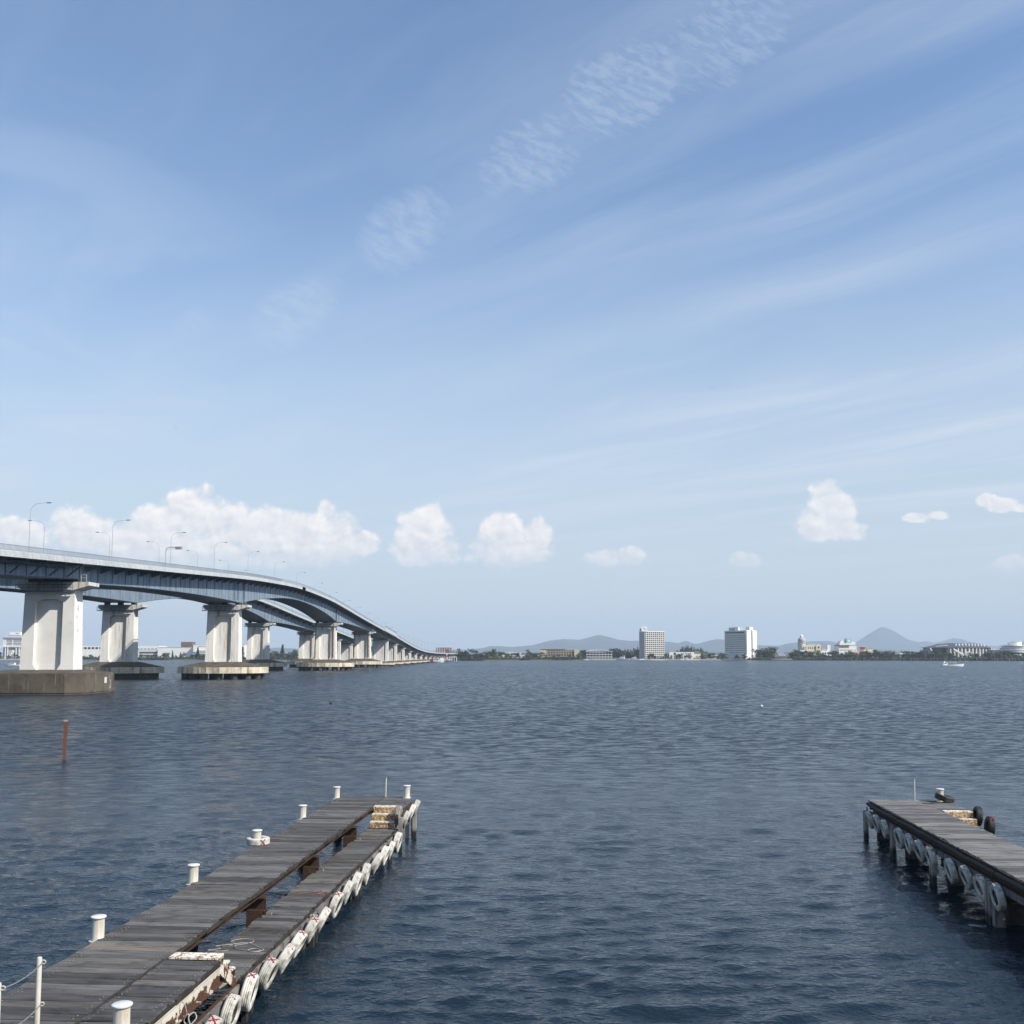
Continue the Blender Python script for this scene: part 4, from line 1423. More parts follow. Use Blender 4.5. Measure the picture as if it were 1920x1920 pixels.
def bridge(xc, label, near):
    root = empty('road_bridge', (xc, 60, 0), 0, label, 'bridge', 'twin road bridges')
    root.location = (xc, 0, 0)
    hw, gw = 6.9, 4.1
    sof = lambda y: zr(y) - 1.75
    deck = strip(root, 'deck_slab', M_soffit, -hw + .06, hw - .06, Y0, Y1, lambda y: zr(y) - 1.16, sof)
    strip(root, 'road_surface', M_road, -hw + .5, hw - .5, Y0, Y1, lambda y: zr(y) - 1.10, lambda y: zr(y) - 1.156, 10)
    # fascia in panels that one can tell apart near the viewer, in one length further out
    ps = 2.6
    yfar = 330 if near else 60
    for sx in ((1, -1) if near else (1, -1)):
        xa = hw - .05 if sx > 0 else -hw - .03
        xb = xa + .08
        y = 122.0
        if near and sx > 0:
            while y < yfar:
                l = ps if y < 220 else ps * 2
                zt, zb = zr(y), zr(y + l)
                sl = math.atan2(zb - zt, l)
                mb = MB().box(-.04, .04, .012, l - .012, -.92, 0)
                if y < 175:
                    for q in range(4):
                        mb.box(.041, .062, .03, l - .03, -.88 + q * .22, -.80 + q * .22)
                o = mb.build('fascia_panel', M_fascia, root, (xa + .04, y, zt - .84))
                o.rotation_euler = (sl, 0, 0)
                y += l
            strip(root, 'fascia', M_fascia, xa, xb, yfar + .1, Y1, lambda y: zr(y) - .84, lambda y: zr(y) - 1.76, 6)
            strip(root, 'fascia', M_fascia, xa, xb, Y0, 121.9, lambda y: zr(y) - .84, lambda y: zr(y) - 1.76, 6)
        else:
            strip(root, 'fascia', M_fascia, xa, xb, Y0, Y1, lambda y: zr(y) - .84, lambda y: zr(y) - 1.76, 6)
        # railing
        xr = xa + .04
        strip(root, 'handrail', M_rail, xr - .06, xr + .06, Y0, Y1, lambda y: zr(y), lambda y: zr(y) - .09, 5)
        strip(root, 'lower_rail', M_rail, xr - .03, xr + .03, Y0, Y1, lambda y: zr(y) - .70, lambda y: zr(y) - .78, 6)
        mb = MB()
        y = 60.0
        while y < Y1:
            w_ = .05 if y < 360 else .10
            z = zr(y)
            mb.box(xr - .025, xr + .025, y, y + w_, z - .84, z - .09)
            y += .32 if y < 300 else (.8 if y < 500 else 2.0)
        o = mb.build('railing_bars', M_rail, root); o['kind'] = 'stuff'
    # main girder in its spans
    ends = [Y0, 166, 510] + PIERS[4:] + [Y1]
    for a, b in zip(ends[:-1], ends[1:]):
        a_, b_ = a + (.25 if a > Y0 else 0), b - .25
        g = strip(root, 'girder', M_steel if a < 505 else M_steel_dark, -gw, gw, a_, b_, sof, lambda y: sof(y) - gdepth(min(max(y, a_ + .3), b_)), 3.0)  # approach spans: shadow on the beam side is put into the dark colour
        if a < 505:
            strip(g, 'bottom_flange', M_steel_dark, -gw - .22, gw + .22, a_, b_, lambda y: sof(y) - gdepth(min(max(y, a_ + .3), b_)) + .05, lambda y: sof(y) - gdepth(min(max(y, a_ + .3), b_)) - .07, 3.0)
            # web stiffeners and the brackets that carry the cantilevered edge, on the side that faces the open lake
            y = a_ + 1.0
            while y < b_ - 1:
                zt, zb = sof(y), sof(y) - gdepth(y)
                put('stiffener', STIFF, g, (gw, y, zb + .06), scale=(1, 1, zt - zb - .07))
                if near:
                    y2 = y + 3.1
                    if y2 < b_ - 1:
                        zt, zb = sof(y2), sof(y2) - gdepth(y2)
                        put('stiffener', STIFF_THIN, g, (gw, y2, zb + .06), scale=(1, 1, zt - zb - .07))
                y += 6.2
            y = a_ + 2.2
            while y < b_ - 1:
                if near or y > 160:
                    put('bracket', BRACE if y < 167 else BRACKET, g, (0, y, sof(y)))
                y += 6.2 if near else 12.4
    # service pipe under the near span
    if near:
        mb = MB().tube([(gw + 1.1, y, sof(y) - .55) for y in range(60, 166, 6)], .16, 6)
        mb.build('service_pipe', M_steel_dark, root)
        for y in (258.5, 262.0):
            MB().box(gw + .02, gw + .10, y, y + .9, sof(y) - 5.4, sof(y) - .9).build('access_door', M_steel_dark, root)
        MB().tube([(gw + .2, 268, sof(268) - .3), (gw + .25, 268, sof(268) - 6.0), (gw + .6, 267, sof(267) - 6.4)], .14, 6).build('drain_pipe', M_steel_dark, root)
        mb = MB().tube([(gw + .3, 409, sof(409) - .8), (gw + .3, 409, sof(409) - 6.0)], .22, 6)
        mb.build('drain_pipe', M_steel_dark, root)
        # lookout bay on the walkway side
        strip(root, 'lookout_bay', M_fascia, hw + .035, hw + 1.0, 540, 594, lambda y: zr(y) - .25, lambda y: zr(y) - 2.1, 6)
        mb = MB()
        for y in np.arange(540.5, 594, 1.2):
            mb.box(hw + .9, hw + .98, y, y + .08, zr(y) - .25, zr(y) + .75)
        o = mb.build('lookout_rail_bars', M_rail, root); o['kind'] = 'stuff'
        strip(root, 'lookout_rail', M_rail, hw + .88, hw + 1.0, 540, 594, lambda y: zr(y) + .83, lambda y: zr(y) + .74, 6)
    for i, y in enumerate(PIERS):
        main = i < 4
        if not near and i == 0:
            pass
        low = sof(y) - min(gdepth(y - 2), gdepth(y + 2)) if y > 200 else sof(y) - 2.4
        if main and y in (265, 410):
            low = sof(y) - gdepth(y)
        ctop = low - (.62 if main else .3)
        ch = 1.35 if main else .8
        z0 = (3.85 if i == 0 else 4.45) if main else 2.6
        p = pier(root, 0, y, z0, ctop - ch, main, M_pier_chip if (near and i == 0) else M_pier, ch)
        if i == 0 and near:
            f = MB()
            prof = [(-13.0, -6.0), (-11.0, -7.2), (5.6, -7.2), (8.3, -5.8), (8.8, 4.5), (6.0, 7.2), (-11, 7.2), (-13, 6)]
            f.prism([q for q in prof][::-1], -2.5, 3.35, 'z')
            fo = f.build('caisson', M_conc_dark, root, (0, y, 0))
            pts = [(a * .99, b * .99, 3.354) for a, b in prof]
            top = [(-5.2, -2.2), (-4.9, -2.3), (4.6, -2.3), (5.0, -2.1), (5.0, 2.1), (4.7, 2.3), (-4.9, 2.3), (-5.2, 2.2)]
            pts += [(a, b, 3.88) for a, b in top]
            n = 8
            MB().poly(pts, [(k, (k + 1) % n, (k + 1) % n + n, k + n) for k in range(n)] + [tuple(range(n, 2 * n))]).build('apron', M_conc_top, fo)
            # ledge near the waterline and small plates fixed to the side
            MB().prism([(a * 1.012, b * 1.012) for a, b in prof][::-1], .25, .62, 'z').build('ledge', M_conc_dark, fo)
            MB().box(0, .06, -.45, .45, 0, 1.0).build('notice_plate', M_lid, fo, (8.66, 1.2, 1.6))
            MB().box(0, .06, -.4, .4, 0, 1.5).build('gauge_plate', M_pile, fo, (8.72, 3.0, .7))
        elif main:
            footing(root, 0, y, 11.9 if i < 3 else 10.5, 9.0, 1.55, 3.15, 4.5, solid=(not near))
        else:
            footing(root, 0, y, 8.6, 4.6, .7, 1.75, 2.65, solid=True)
        if near and i in (2, 3):
            mb = MB()
            for x in (-3.9, 3.5):
                mb.tube([(x, -1.95, ctop - z0), (x, -2.0, .8), (x - .9, -3.2, -.1)], .28 if i == 3 else .2, 6)
            mb.build('drain_pipe', M_drain, p)
    return root


bridge(-77.15, 'near twin of the long white piered bridge, curving over the lake', True)
bridge(-105.15, 'far twin of the long bridge, lower behind the near one', False)


# ---- lamp posts
def lamp_post(x, y, side, label, grp, kind):
    z = zr(y) - 1.1
    o = empty('street_lamp', (x, y, z), 0, label, 'street lamp', grp)
    if kind not in LAMP:
        pth = [(0, 0, 0), (0, 0, 4.0), (0, 0, 8.7)]
        for k in range(1, 9):
            t = k / 8 * PI / 2
            pth.append((side * 1.7 * (1 - math.cos(t)), 0, 8.7 + 1.6 * math.sin(t)))
        pth.append((side * 2.9, 0, 10.38))
        rr_ = [.085, .07, .055] + [.05 - .002 * k for k in range(1, 9)] + [.03]
        a = MB().tube(pth, rr_, 8).mesh('pole', M_lamp, smooth=True)
        hd = MB()
        s = side
        hd.lathe([(.05, -.42), (.14, -.34), (.17, -.1), (.16, .2), (.10, .42), (.04, .46)], 8)
        hd.v = [(s * (3.15 + q[2]), q[1] * .9, 10.38 + q[0] * .6) for q in hd.v]
        if s > 0:
            hd.f = [f[::-1] for f in hd.f]
        LAMP[kind] = (a, hd.mesh('lamp_head', M_lamp_head, smooth=True))
    put('pole', LAMP[kind][0], o)
    put('lamp_head', LAMP[kind][1], o)
    return o


LAMP = {}
YA = [134.7 + 35.4 * k for k in range(0, 30)]
n_in = 0
for k, y in enumerate(YA):
    if y > Y1 - 5: break
    if k == 0: continue
    lb = ORD[k - 1] + ' lamp post from left on the near bridge, arm to the right'
    lamp_post(-77.15 - 6.6, y, 1, lb, 'lamp posts along the near bridge', 'a')
YB = [206.5 + 33.8 * k for k in range(-1, 29)]
for k, y in enumerate(YB):
    if y > Y1 - 5: break
    if k == 0: continue
    lb = ORD[k - 1] + ' lamp post from left on the far bridge, arm to the left'
    lamp_post(-105.15 + 6.6, y, -1, lb, 'lamp posts along the far bridge', 'b')

# ---- overhead sign arm on the near bridge
o = empty('sign_gantry', (-83.6, 237, zr(237) - 1.1), 0, 'grey overhead sign arm between two lamp posts on near bridge', 'sign')
MB().tube([(0, 0, 0), (0, 0, 5.6), (.25, 0, 6.3), (.9, 0, 6.5), (3.6, 0, 6.5)], .11, 8).build('pole', M_lamp, o, smooth=True)
MB().tube([(.05, 0, 5.7), (.9, 0, 6.1), (3.6, 0, 6.1)], .06, 6).build('arm', M_lamp, o, smooth=True)
MB().box(2.2, 3.9, .13, .19, 5.95, 6.7).build('sign_panel', M_lamp, o)

# ------------------------------------------------------------------ far shore buildings
B_white = mat('white_render', (0.74, 0.73, 0.69), 0.7, 0.04, 0.1)
B_cream = mat('cream_render', (0.66, 0.58, 0.40), 0.75, 0.05, 0.1)
B_yellow = mat('ochre_render', (0.52, 0.44, 0.28), 0.75, 0.06, 0.1)
B_beige = mat('beige_concrete', (0.64, 0.61, 0.55), 0.75, 0.05, 0.1)
B_terr = mat('terrace_concrete', (0.40, 0.36, 0.27), 0.8, 0.1, 0.1)
B_grey = mat('grey_render', (0.36, 0.37, 0.38), 0.75, 0.06, 0.1)
B_pale = mat('pale_grey_render', (0.55, 0.55, 0.53), 0.75, 0.05, 0.1)
B_brown = mat('brown_cladding', (0.16, 0.10, 0.08), 0.8, 0.1, 0.1)
B_pink = mat('pink_render', (0.60, 0.42, 0.36), 0.8, 0.06, 0.1)
B_orange = mat('orange_band', (0.48, 0.20, 0.09), 0.7, 0.08, 0.1)
B_teal = mat('turquoise_panel', (0.24, 0.58, 0.56), 0.5, 0.04, 0.1)
B_roof = mat('slate_roof', (0.075, 0.08, 0.095), 0.6, 0.1, 0.05)
B_tile = mat('dark_tile_roof', (0.10, 0.095, 0.09), 0.8, 0.15, 0.1)
B_glass = mat_plain('window_glass', (0.035, 0.045, 0.055), 0.15)
B_sign = mat_plain('sign_white', (0.80, 0.80, 0.78), 0.5)
B_ink = mat_plain('sign_ink', (0.05, 0.05, 0.06), 0.6)
GZ = 1.2


class Bld:
    """a building with its own axes: x along the front, y into depth, z up; built from parts"""
    def __init__(self, name, label, px, D, rz=0.0, cat='building', group=None):
        self.D, self.s = D, D / 1850.0
        self.root = empty(name, (SX(px, D), D, GZ), rz, label, cat, group)

    def z(self, y):
        return SZ(y, self.D) - GZ

    def box(self, name, m, x0, x1, y0, y1, z0, z1, parent=None):
        return MB().box(x0, x1, y0, y1, z0, z1).build(name, m, parent or self.root)

    def wins(self, x0, x1, z0, z1, nx, nz, fw=.6, fh=.55, y=0.0, name='window', m=None, side=None):
        """rows of panes on the front (or on a side wall: side = x of that wall), each its own part"""
        dx, dz = (x1 - x0) / nx, (z1 - z0) / nz
        w_, h_ = dx * fw / 2, dz * fh / 2
        if side is None:
            me = MB().box(-w_, w_, -.09, .06, -h_, h_).mesh(name, m or B_glass)
        else:
            sg = .09 if side[1] > 0 else -.09
            me = MB().box(min(0, sg), max(0, sg), -w_, w_, -h_, h_).mesh(name, m or B_glass)
        for i in range(nx):
            for j in range(nz):
                if side is None:
                    put(name, me, self.root, (x0 + dx * (i + .5), y, z0 + dz * (j + .5)))
                else:
                    put(name, me, self.root, (side[0], x0 + dx * (i + .5), z0 + dz * (j + .5)))

    def hip(self, name, m, x0, x1, y0, y1, z0, z1, over=.5, ridge=.35):
        a, b, c, d = x0 - over, x1 + over, y0 - over, y1 + over
        rx = (b - a) * (.5 - ridge * .5) * .9
        my = (c + d) / 2
        return MB().poly([(a, c, z0), (b, c, z0), (b, d, z0), (a, d, z0), (a + rx, my, z1), (b - rx, my, z1)],
                         [(3, 2, 1, 0), (0, 1, 5, 4), (1, 2, 5), (2, 3, 4, 5), (3, 0, 4)]).build(name, m, self.root)


def hotel_grid():
    b = Bld('hotel', 'white tower hotel with a square grid of balconies and rooftop sign', 1208, 1275, R(20))
    L, d, top = 29.0, 15.0, b.z(1184.5)
    b.box('wall', B_grey, 0, L, .9, d, 0, top)
    n, nx = 13, 10
    z0 = 2.2
    dz = (top - z0) / n
    for j in range(n + 1):
        b.box('balcony_slab', B_beige, 0, L, -.35, .9, z0 + dz * j - .45, z0 + dz * j + .42)
    for i in range(nx + 1):
        x = L * i / nx
        b.box('fin', B_beige, max(0, x - .32), min(L, x + .32), -.38, .9, 0, top)
    b.wins(.2, L - .2, z0, z0 + dz * n, nx, n, .74, .60, .9)
    # stair end with its own little balconies
    for j in range(n):
        b.box('end_balcony', B_white, -.9, 0, d - 4.2, d - 1.2, z0 + dz * j + .2, z0 + dz * j + 1.1)
    b.box('roof_parapet', B_white, -.1, L + .1, -.45, d, top, top + .8)
    s = b.box('sign_tower', B_grey, .3, 5.5, 2.5, d - 1, top + .8, b.z(1178))
    sg = MB().box(-3.6, 3.6, -.2, .2, 0, 6.2).build('sign_panel', B_sign, b.root, (-.2, .2, top + .4), R(-20))
    MB().box(-1.4, .2, -.26, -.21, 3.6, 4.4).box(.3, 1.5, -.26, -.21, 2.0, 3.3).build('sign_mark', B_ink, sg)
    for x in (14, 19, 24):
        MB().cyl((x, 6, top + .8), (x, 6, top + 5), .08, n=5).build('antenna', B_grey, b.root)


hotel_grid()


def hotel_slab():
    b = Bld('hotel', 'tall white hotel slab with ribbon windows and bright blank side wall', 1398, 1260, R(-50))
    L, d = 34.0, 20.0
    top = b.z(1182)
    b.box('wall', B_pale, -L, 0, 0, d, 0, top)
    b.box('side_wall', B_white, .003, 1.2, -.3, d * .44, 0, top + .3)
    b.box('side_wall', B_white, .003, 1.6, d * .56, d + .2, 0, top + .3)
    b.box('side_recess', B_grey, .003, .4, d * .44 + .01, d * .56 - .01, 0, top - 2)
    b.box('stair_tower', B_white, -5, .8, d * .32, d * .70, top + .31, b.z(1175.5))
    b.wins(-L + .8, -.8, 7.0, top - 5.2, 12, 9, .62, .36, 0)
    b.box('sky_lounge_window', B_glass, -L + 1.2, -3, -.1, .05, top - 3.6, top - 1.6)
    for i in range(10):
        z = 7.0 + (top - 12.2) / 9 * i
        b.box('ledge', B_white, -L - .15, -.01, -.3, -.002, z - .16, z + .16)
    b.box('roof_plant', B_grey, -L + 3, -14, 5, 13, top + .002, top + 4.2)
    b.box('roof_plant', B_white, -20, -14, 3, 5, top + .002, top + 4.6)
    b.box('podium', B_white, -L - 5, -L + 9, -9, -.01, 0, 8.4)
    b.box('podium', B_pale, -L + 9.01, 2, -6, -.31, 0, 5.2)
    b.wins(-L - 4, -L + 8, 4.5, 8, 5, 1, .5, .4, -9)


hotel_slab()


def left_hotel():
    b = Bld('hotel', 'white hotel with striped balconies and flat wide roof, far left', 25, 1290)
    s = b.s
    w = 18 * s
    b.box('podium', B_grey, -w, w * .9, 3, 18, 0, b.z(1213.5))
    b.box('canopy', B_white, -w - 6, w * .95, 1, 18, b.z(1213.4), b.z(1211))
    b.box('wall', B_white, -w, w, 2, 16, b.z(1210.9), b.z(1197))
    for j in range(4):
        z = b.z(1209.5 - 2.9 * j)
        b.box('window_band', B_glass, -w + 4.5, -.8, 1.88, 1.99, z, z + .8)
        b.box('window_band', B_glass, .8, w - 1.2, 1.88, 1.99, z, z + .8)
    b.box('eave', B_grey, -w - 1.5, w + 1, 1, 17, b.z(1196.9), b.z(1195.6))
    b.box('roof_band', B_white, -w - .5, w, 1.5, 16.5, b.z(1195.5), b.z(1194.4))
    b.hip('roof', B_grey, -w, w * .9, 2, 16, b.z(1194.3), b.z(1190), .8, .9)
    b.box('sign_box', B_sign, -w * .52, w * .62, 6, 12, b.z(1190.6), b.z(1185))
    b.box('sign_mark', B_ink, 1.2, 5.2, 5.93, 5.99, b.z(1188.2), b.z(1187.2))
    MB().prism([(-2, 3), (2.0, 12), (5.2, 10.5), (3.2, 6.5)], -2.2, -1.6, 'y').build('sail_sculpture', B_white, b.root)
    for x in (-9, -6, 5, 9):
        b.box('column', B_white, x - .5, x + .5, 1.2, 2.2, 0, b.z(1213.6))


left_hotel()


def hall(px0, px1, ytop, D, label, m=B_white, depth=22, bands=0, name='hall', roof=None, wins=None, rz=0.0, cat='building'):
    b = Bld(name, label, (px0 + px1) / 2, D, rz, cat)
    w = (px1 - px0) / 2 * b.s
    z = b.z(ytop)
    b.box('wall', m, -w, w, 0, depth, 0, z)
    for j in range(bands):
        zz = z * (.25 + .62 * j / max(1, bands))
        b.box('window_band', B_glass, -w * .92, w * .92, -.1, -.005, zz, zz + z * .16)
    if wins:
        b.wins(-w * .94, w * .94, z * wins[2], z * wins[3], wins[0], wins[1], .6, .5)
    if roof == 'hip':
        b.hip('roof', B_tile, -w, w, 0, depth, z, z * 1.35)
    elif roof == 'flat':
        b.box('parapet', B_pale, -w - .2, w + .2, -.2, depth + .2, z + .002, z + .5)
    return b


b = hall(150, 196, 1211, 1300, 'long white hall with dark clerestory windows seen between left piers', depth=40)
for i in range(6):
    b.box('window', B_glass, -14 + 5 * i, -10.6 + 5 * i, -.1, -.005, b.z(1217), b.z(1213.3))
hall(236, 300, 1211, 1330, 'long low white roofline with thin window strips beside second pier', wins=(9, 1, .62, .86), depth=30)
hall(262, 302, 1217, 1290, 'grey glazed block below the white roofline by second pier', B_pale, bands=2, depth=20)
b = hall(298, 366, 1214, 1282, 'big blank white shed between two bridge piers', depth=30)
b.box('roof_edge', B_pale, -b.s * 34, b.s * 34, -.3, 30, b.z(1213.9), b.z(1213.2))
b = hall(341, 362, 1203.5, 1340, 'brown box tower on the white shed roof', B_brown, depth=14)
b.box('step', B_brown, 1, 8.5, -2, -.01, 0, b.z(1208))
b = hall(364, 460, 1209, 1275, 'white terraced building beside third pier with roof sign', depth=26, roof='flat')
for j in range(3):
    b.box('terrace', B_white, -b.s * 44, b.s * 40, -3 - 2 * j, -.5 - 2 * j, b.z(1222 + 3 * j) - .01, b.z(1219 + 3 * j))
    b.box('window_band', B_glass, -b.s * 40, b.s * 36, -3.1 - 2 * j, -3.01 - 2 * j, b.z(1221.5 + 3 * j), b.z(1220 + 3 * j))
for i in range(5):
    b.box('sign_mark', B_ink, -26 + 2.6 * i, -24.8 + 2.6 * i, -.1, -.01, b.z(1213), b.z(1211.4))
hall(500, 516, 1226, 1300, 'small low white house among trees behind second far pier', roof='flat', depth=8, name='house', cat='house')

b = hall(818, 846, 1214, 1340, 'red brown block with pale columns beyond the bridge end', B_brown, depth=16, roof='flat')
for i in range(6):
    b.box('column', B_pale, -b.s * 12 + 3.2 * i, -b.s * 12 + 3.2 * i + .8, -.3, -.01, 0, b.z(1214))
hall(845, 870, 1218, 1330, 'grey block right of the red brown one at bridge end', B_grey, depth=12, wins=(6, 2, .3, .9), roof='flat')
hall(760, 812, 1222, 1330, 'low pale building seen over the far bridge deck', B_pale, depth=12, wins=(8, 1, .4, .9), roof='flat')
hall(925, 948, 1226, 1235, 'low white boathouse with grey sloping roof left of yellow building', B_white, depth=10, roof='hip', name='boathouse')
hall(946, 976, 1223, 1250, 'white two storey lakeside house left of yellow building', B_white, depth=12, wins=(6, 2, .2, .9), roof='flat', name='house', cat='house')
hall(905, 925, 1224, 1280, 'grey house half hidden by shore trees right of bridge', B_pale, depth=10, roof='hip', name='house', cat='house')
hall(976, 992, 1227, 1265, 'dark roofed low house between white house and yellow building', B_pale, depth=10, roof='hip', name='house', cat='house')


def yellow_terraces():
    b = Bld('terrace_building', 'long ochre building of three open terraces with planted roof', 1049, 1262)
    s = b.s
    w = 36 * s
    b.box('back_wall', B_brown, -w + 2, w - 2, 4, 14, 0, b.z(1218))
    for j, y in enumerate((1231, 1226, 1221.5)):
        b.box('terrace_slab', B_terr, -w, w, -1 + j * .8, 13.9, b.z(y), b.z(y - 1.1))
        for i in range(12):
            x = -w + 6 + (2 * w - 12) * i / 11
            b.box('post', B_cream, x - .25, x + .25, j * .8, .5 + j * .8, b.z(y - 1.5) + .01, b.z(y - 4.5) - .01)
    b.box('roof_slab', B_brown, -w, w * .3, 1, 13.8, b.z(1218), b.z(1216.8))
    b.box('end_wall', B_yellow, -w - .3, -w + 7.5, -2, 2.3, 0, b.z(1219))
    b.box('end_wall', B_yellow, w - 6, w + .3, -2, 2.3, 0, b.z(1218))
    for i in range(4):
        b.box('roof_rail', B_grey, -12 + 5 * i, -11.8 + 5 * i, 5, 5.2, b.z(1216.8), b.z(1213))


yellow_terraces()


def pavilion():
    b = Bld('pavilion', 'grey glass pavilion with a shallow curved white roof', 1123, 1255)
    s = b.s
    w = 24.5 * s
    for j, y in enumerate((1232, 1227.5, 1223)):
        b.box('floor_slab', B_pale, -w, w, -.5, 12, b.z(y), b.z(y - 1.1))
    b.box('glazing', B_glass, -w + 1, w - .6, .6, 11.5, b.z(1230.9), b.z(1221))
    for i in range(9):
        x = -w + 1 + (2 * w - 2) * i / 8
        b.box('mullion', B_pale, x - .25, x + .25, .2, .59, 0, b.z(1221))
    n = 14
    up = [(-w - .5 + (2 * w + 1) * i / n, b.z(1221.5) + 3.4 * math.sin(PI * (.12 + .80 * i / n)) - 1.0) for i in range(n + 1)]
    mb = MB()
    mb.prism([(x, z) for x, z in up] + [(x, z - .5) for x, z in reversed(up)], -1.5, 13, 'y')
    mb.build('roof', B_white, b.root)


pavilion()
b = hall(1254, 1300, 1222.5, 1262, 'white two storey block with small windows right of grid hotel', B_white, depth=14)
b.wins(-b.s * 2, b.s * 18, b.z(1227), b.z(1223.2), 6, 1, .5, .5)
b.wins(-b.s * 16, b.s * 20, b.z(1232), b.z(1228), 9, 1, .5, .5)
b.box('door', B_glass, -b.s * 15, -b.s * 11, -.1, -.005, b.z(1228), b.z(1223.5))
hall(1299, 1313, 1224.5, 1268, 'small cream house next to the white two storey block', B_cream, depth=9, roof='hip', name='house', cat='house')
hall(1322, 1344, 1226, 1275, 'dark roofed lakeside house left of the slab hotel', B_pale, depth=12, roof='hip', wins=(6, 1, .2, .8), name='house', cat='house')
hall(1345, 1358, 1227, 1280, 'small grey shed left of the slab hotel podium', B_grey, depth=8, roof='flat', name='shed')


def boathouse():
    b = Bld('lake_pavilion', 'pale open pavilion on posts over the water, reed bank', 1464, 1188)
    b.root.location.z = 0
    w = 13.5 * b.s
    b.box('deck', B_pale, -w - 2, w + 3, -2, 8, 1.0, 1.5)
    for i in range(8):
        x = -w + 2 * w * i / 7
        b.box('post', B_brown, x - .22, x + .22, -1.2, -.8, -2, 4.9)
    b.box('upper_floor', B_pale, -w, w, -1.5, 7, 4.91, 5.5)
    b.box('room', B_grey, -w * .8, w * .8, 1, 6.5, 1.51, 4.9)
    b.box('roof', B_pale, -w * .95, w * .95, -1, 6.8, 7.2, 7.8)
    for i in range(6):
        x = -w * .9 + w * 1.8 * i / 5
        b.box('roof_post', B_brown, x - .12, x + .12, -.8, -.55, 5.51, 7.19)


boathouse()


def domed():
    b = Bld('domed_building', 'cream building with a tall grey onion dome tower at its left', 1503, 1290)
    s = b.s
    b.box('hall', B_cream, -1 * s, 33 * s, 0, 16, 0, b.z(1209))
    b.box('roof_band', B_grey, 9 * s, 26 * s, 2, 15, b.z(1208.9), b.z(1206.6))
    MB().prism([(25 * s, b.z(1221)), (34 * s, b.z(1221)), (34 * s, b.z(1210)), (31.5 * s, b.z(1208)), (27.5 * s, b.z(1208)), (25 * s, b.z(1210))], -1.2, -.01, 'y').build('gable', B_cream, b.root)
    b.box('window', B_glass, 28 * s, 31 * s, -1.3, -1.21, b.z(1215.5), b.z(1212))
    b.wins(9 * s, 24 * s, b.z(1217.5), b.z(1212.5), 4, 1, .4, .7)
    b.box('porch', B_grey, 2 * s, 7 * s, -1.5, -.01, 0, b.z(1212.5))
    b.box('white_wing', B_white, -6 * s, 3 * s, -3, -1.51, 0, b.z(1218.5))
    tw = MB().lathe([(5.2, 0), (5.2, b.z(1206)), (5.8, b.z(1206)), (5.8, b.z(1205))], 12, (1.2 * s, 6, 0)).build('tower', B_pale, b.root)
    z0 = b.z(1205)
    MB().lathe([(4.2, 0), (4.9, 1.4), (5.0, 3.0), (4.5, 4.8), (3.4, 6.2), (2.2, 7.0)], 16, (1.2 * s, 6, z0 + .01)).build('dome', B_grey, tw, smooth=True)
    MB().lathe([(2.0, 7.02), (2.0, 8.4), (2.3, 8.6), (1.9, 9.6), (.9, 10.4), (.25, 10.7), (.15, 11.6)], 12, (1.2 * s, 6, z0 + .01)).build('lantern', B_white, tw, smooth=True)


domed()
b = hall(1538, 1570, 1220, 1300, 'low white block with small chimney tower right of domed building', B_white, depth=14, wins=(7, 1, .5, .9))
b.box('chimney_tower', B_white, -2, 2.4, 4, 8, b.z(1219.9), b.z(1209))
b.box('roof_step', B_grey, -10, -3, 2, 10, b.z(1219.9), b.z(1216))


def castle_hotel():
    b = Bld('hotel', 'white stepped hotel with brown eaves and turquoise roof box', 1587, 1295)
    s = b.s
    b.box('wall', B_white, -16 * s, 17 * s, 0, 18, 0, b.z(1211))
    b.box('eave', B_brown, -17 * s, 4 * s, -1.4, 16, b.z(1210.9), b.z(1209.4))
    b.box('upper_wall', B_white, -14 * s, 16 * s, 1, 16, b.z(1209.3), b.z(1205.5))
    b.box('turret', B_white, -13 * s, -6 * s, 1.5, 12, b.z(1205.4), b.z(1202.4))
    b.box('turret', B_white, -9 * s, -4 * s, 4, 12, b.z(1202.39), b.z(1200.8))
    b.box('turret', B_white, 9 * s, 15 * s, 2, 12, b.z(1205.4), b.z(1203.2))
    b.box('roof_box', B_teal, -1 * s, 8.4 * s, 1.2, 9, b.z(1205.4), b.z(1196.8))
    b.box('emblem', B_sign, 1.6 * s, 5.4 * s, 1.1, 1.19, b.z(1203), b.z(1199.5))
    b.wins(-15 * s, 3 * s, b.z(1216), b.z(1211.4), 8, 1, .4, .5)
    b.wins(-15 * s, 16 * s, b.z(1221), b.z(1216.6), 12, 1, .4, .5)
    b.box('annex', B_pink, 4 * s, 19 * s, -6, -.01, 0, b.z(1221))


castle_hotel()


def orange_tower():
    b = Bld('round_tower_building', 'building with round orange banded tower left of the cone mountain foot', 1618, 1300)
    s = b.s
    for j in range(5):
        z = j * 3.0
        MB().lathe([(4.1, z), (4.1, z + 1.5)], 14, (0, 5, 0)).build('tower_band', B_orange, b.root, smooth=True)
        MB().lathe([(3.8, z + 1.501), (3.8, z + 2.999)], 14, (0, 5, 0)).build('tower_window_band', B_pale if j % 2 else B_glass, b.root, smooth=True)
    MB().lathe([(4.4, 15.0), (4.4, 15.6), (2.0, 16.6)], 14, (0, 5, 0)).build('tower_roof', B_orange, b.root, smooth=True)
    b.box('wall', B_cream, 4.4, 20 * s, 0, 14, 0, b.z(1218))
    b.box('low_wing', B_white, 10 * s, 27 * s, -4, -.01, 0, b.z(1224.5))
    b.wins(11 * s, 26 * s, b.z(1229), b.z(1225), 6, 1, .5, .5, -4)


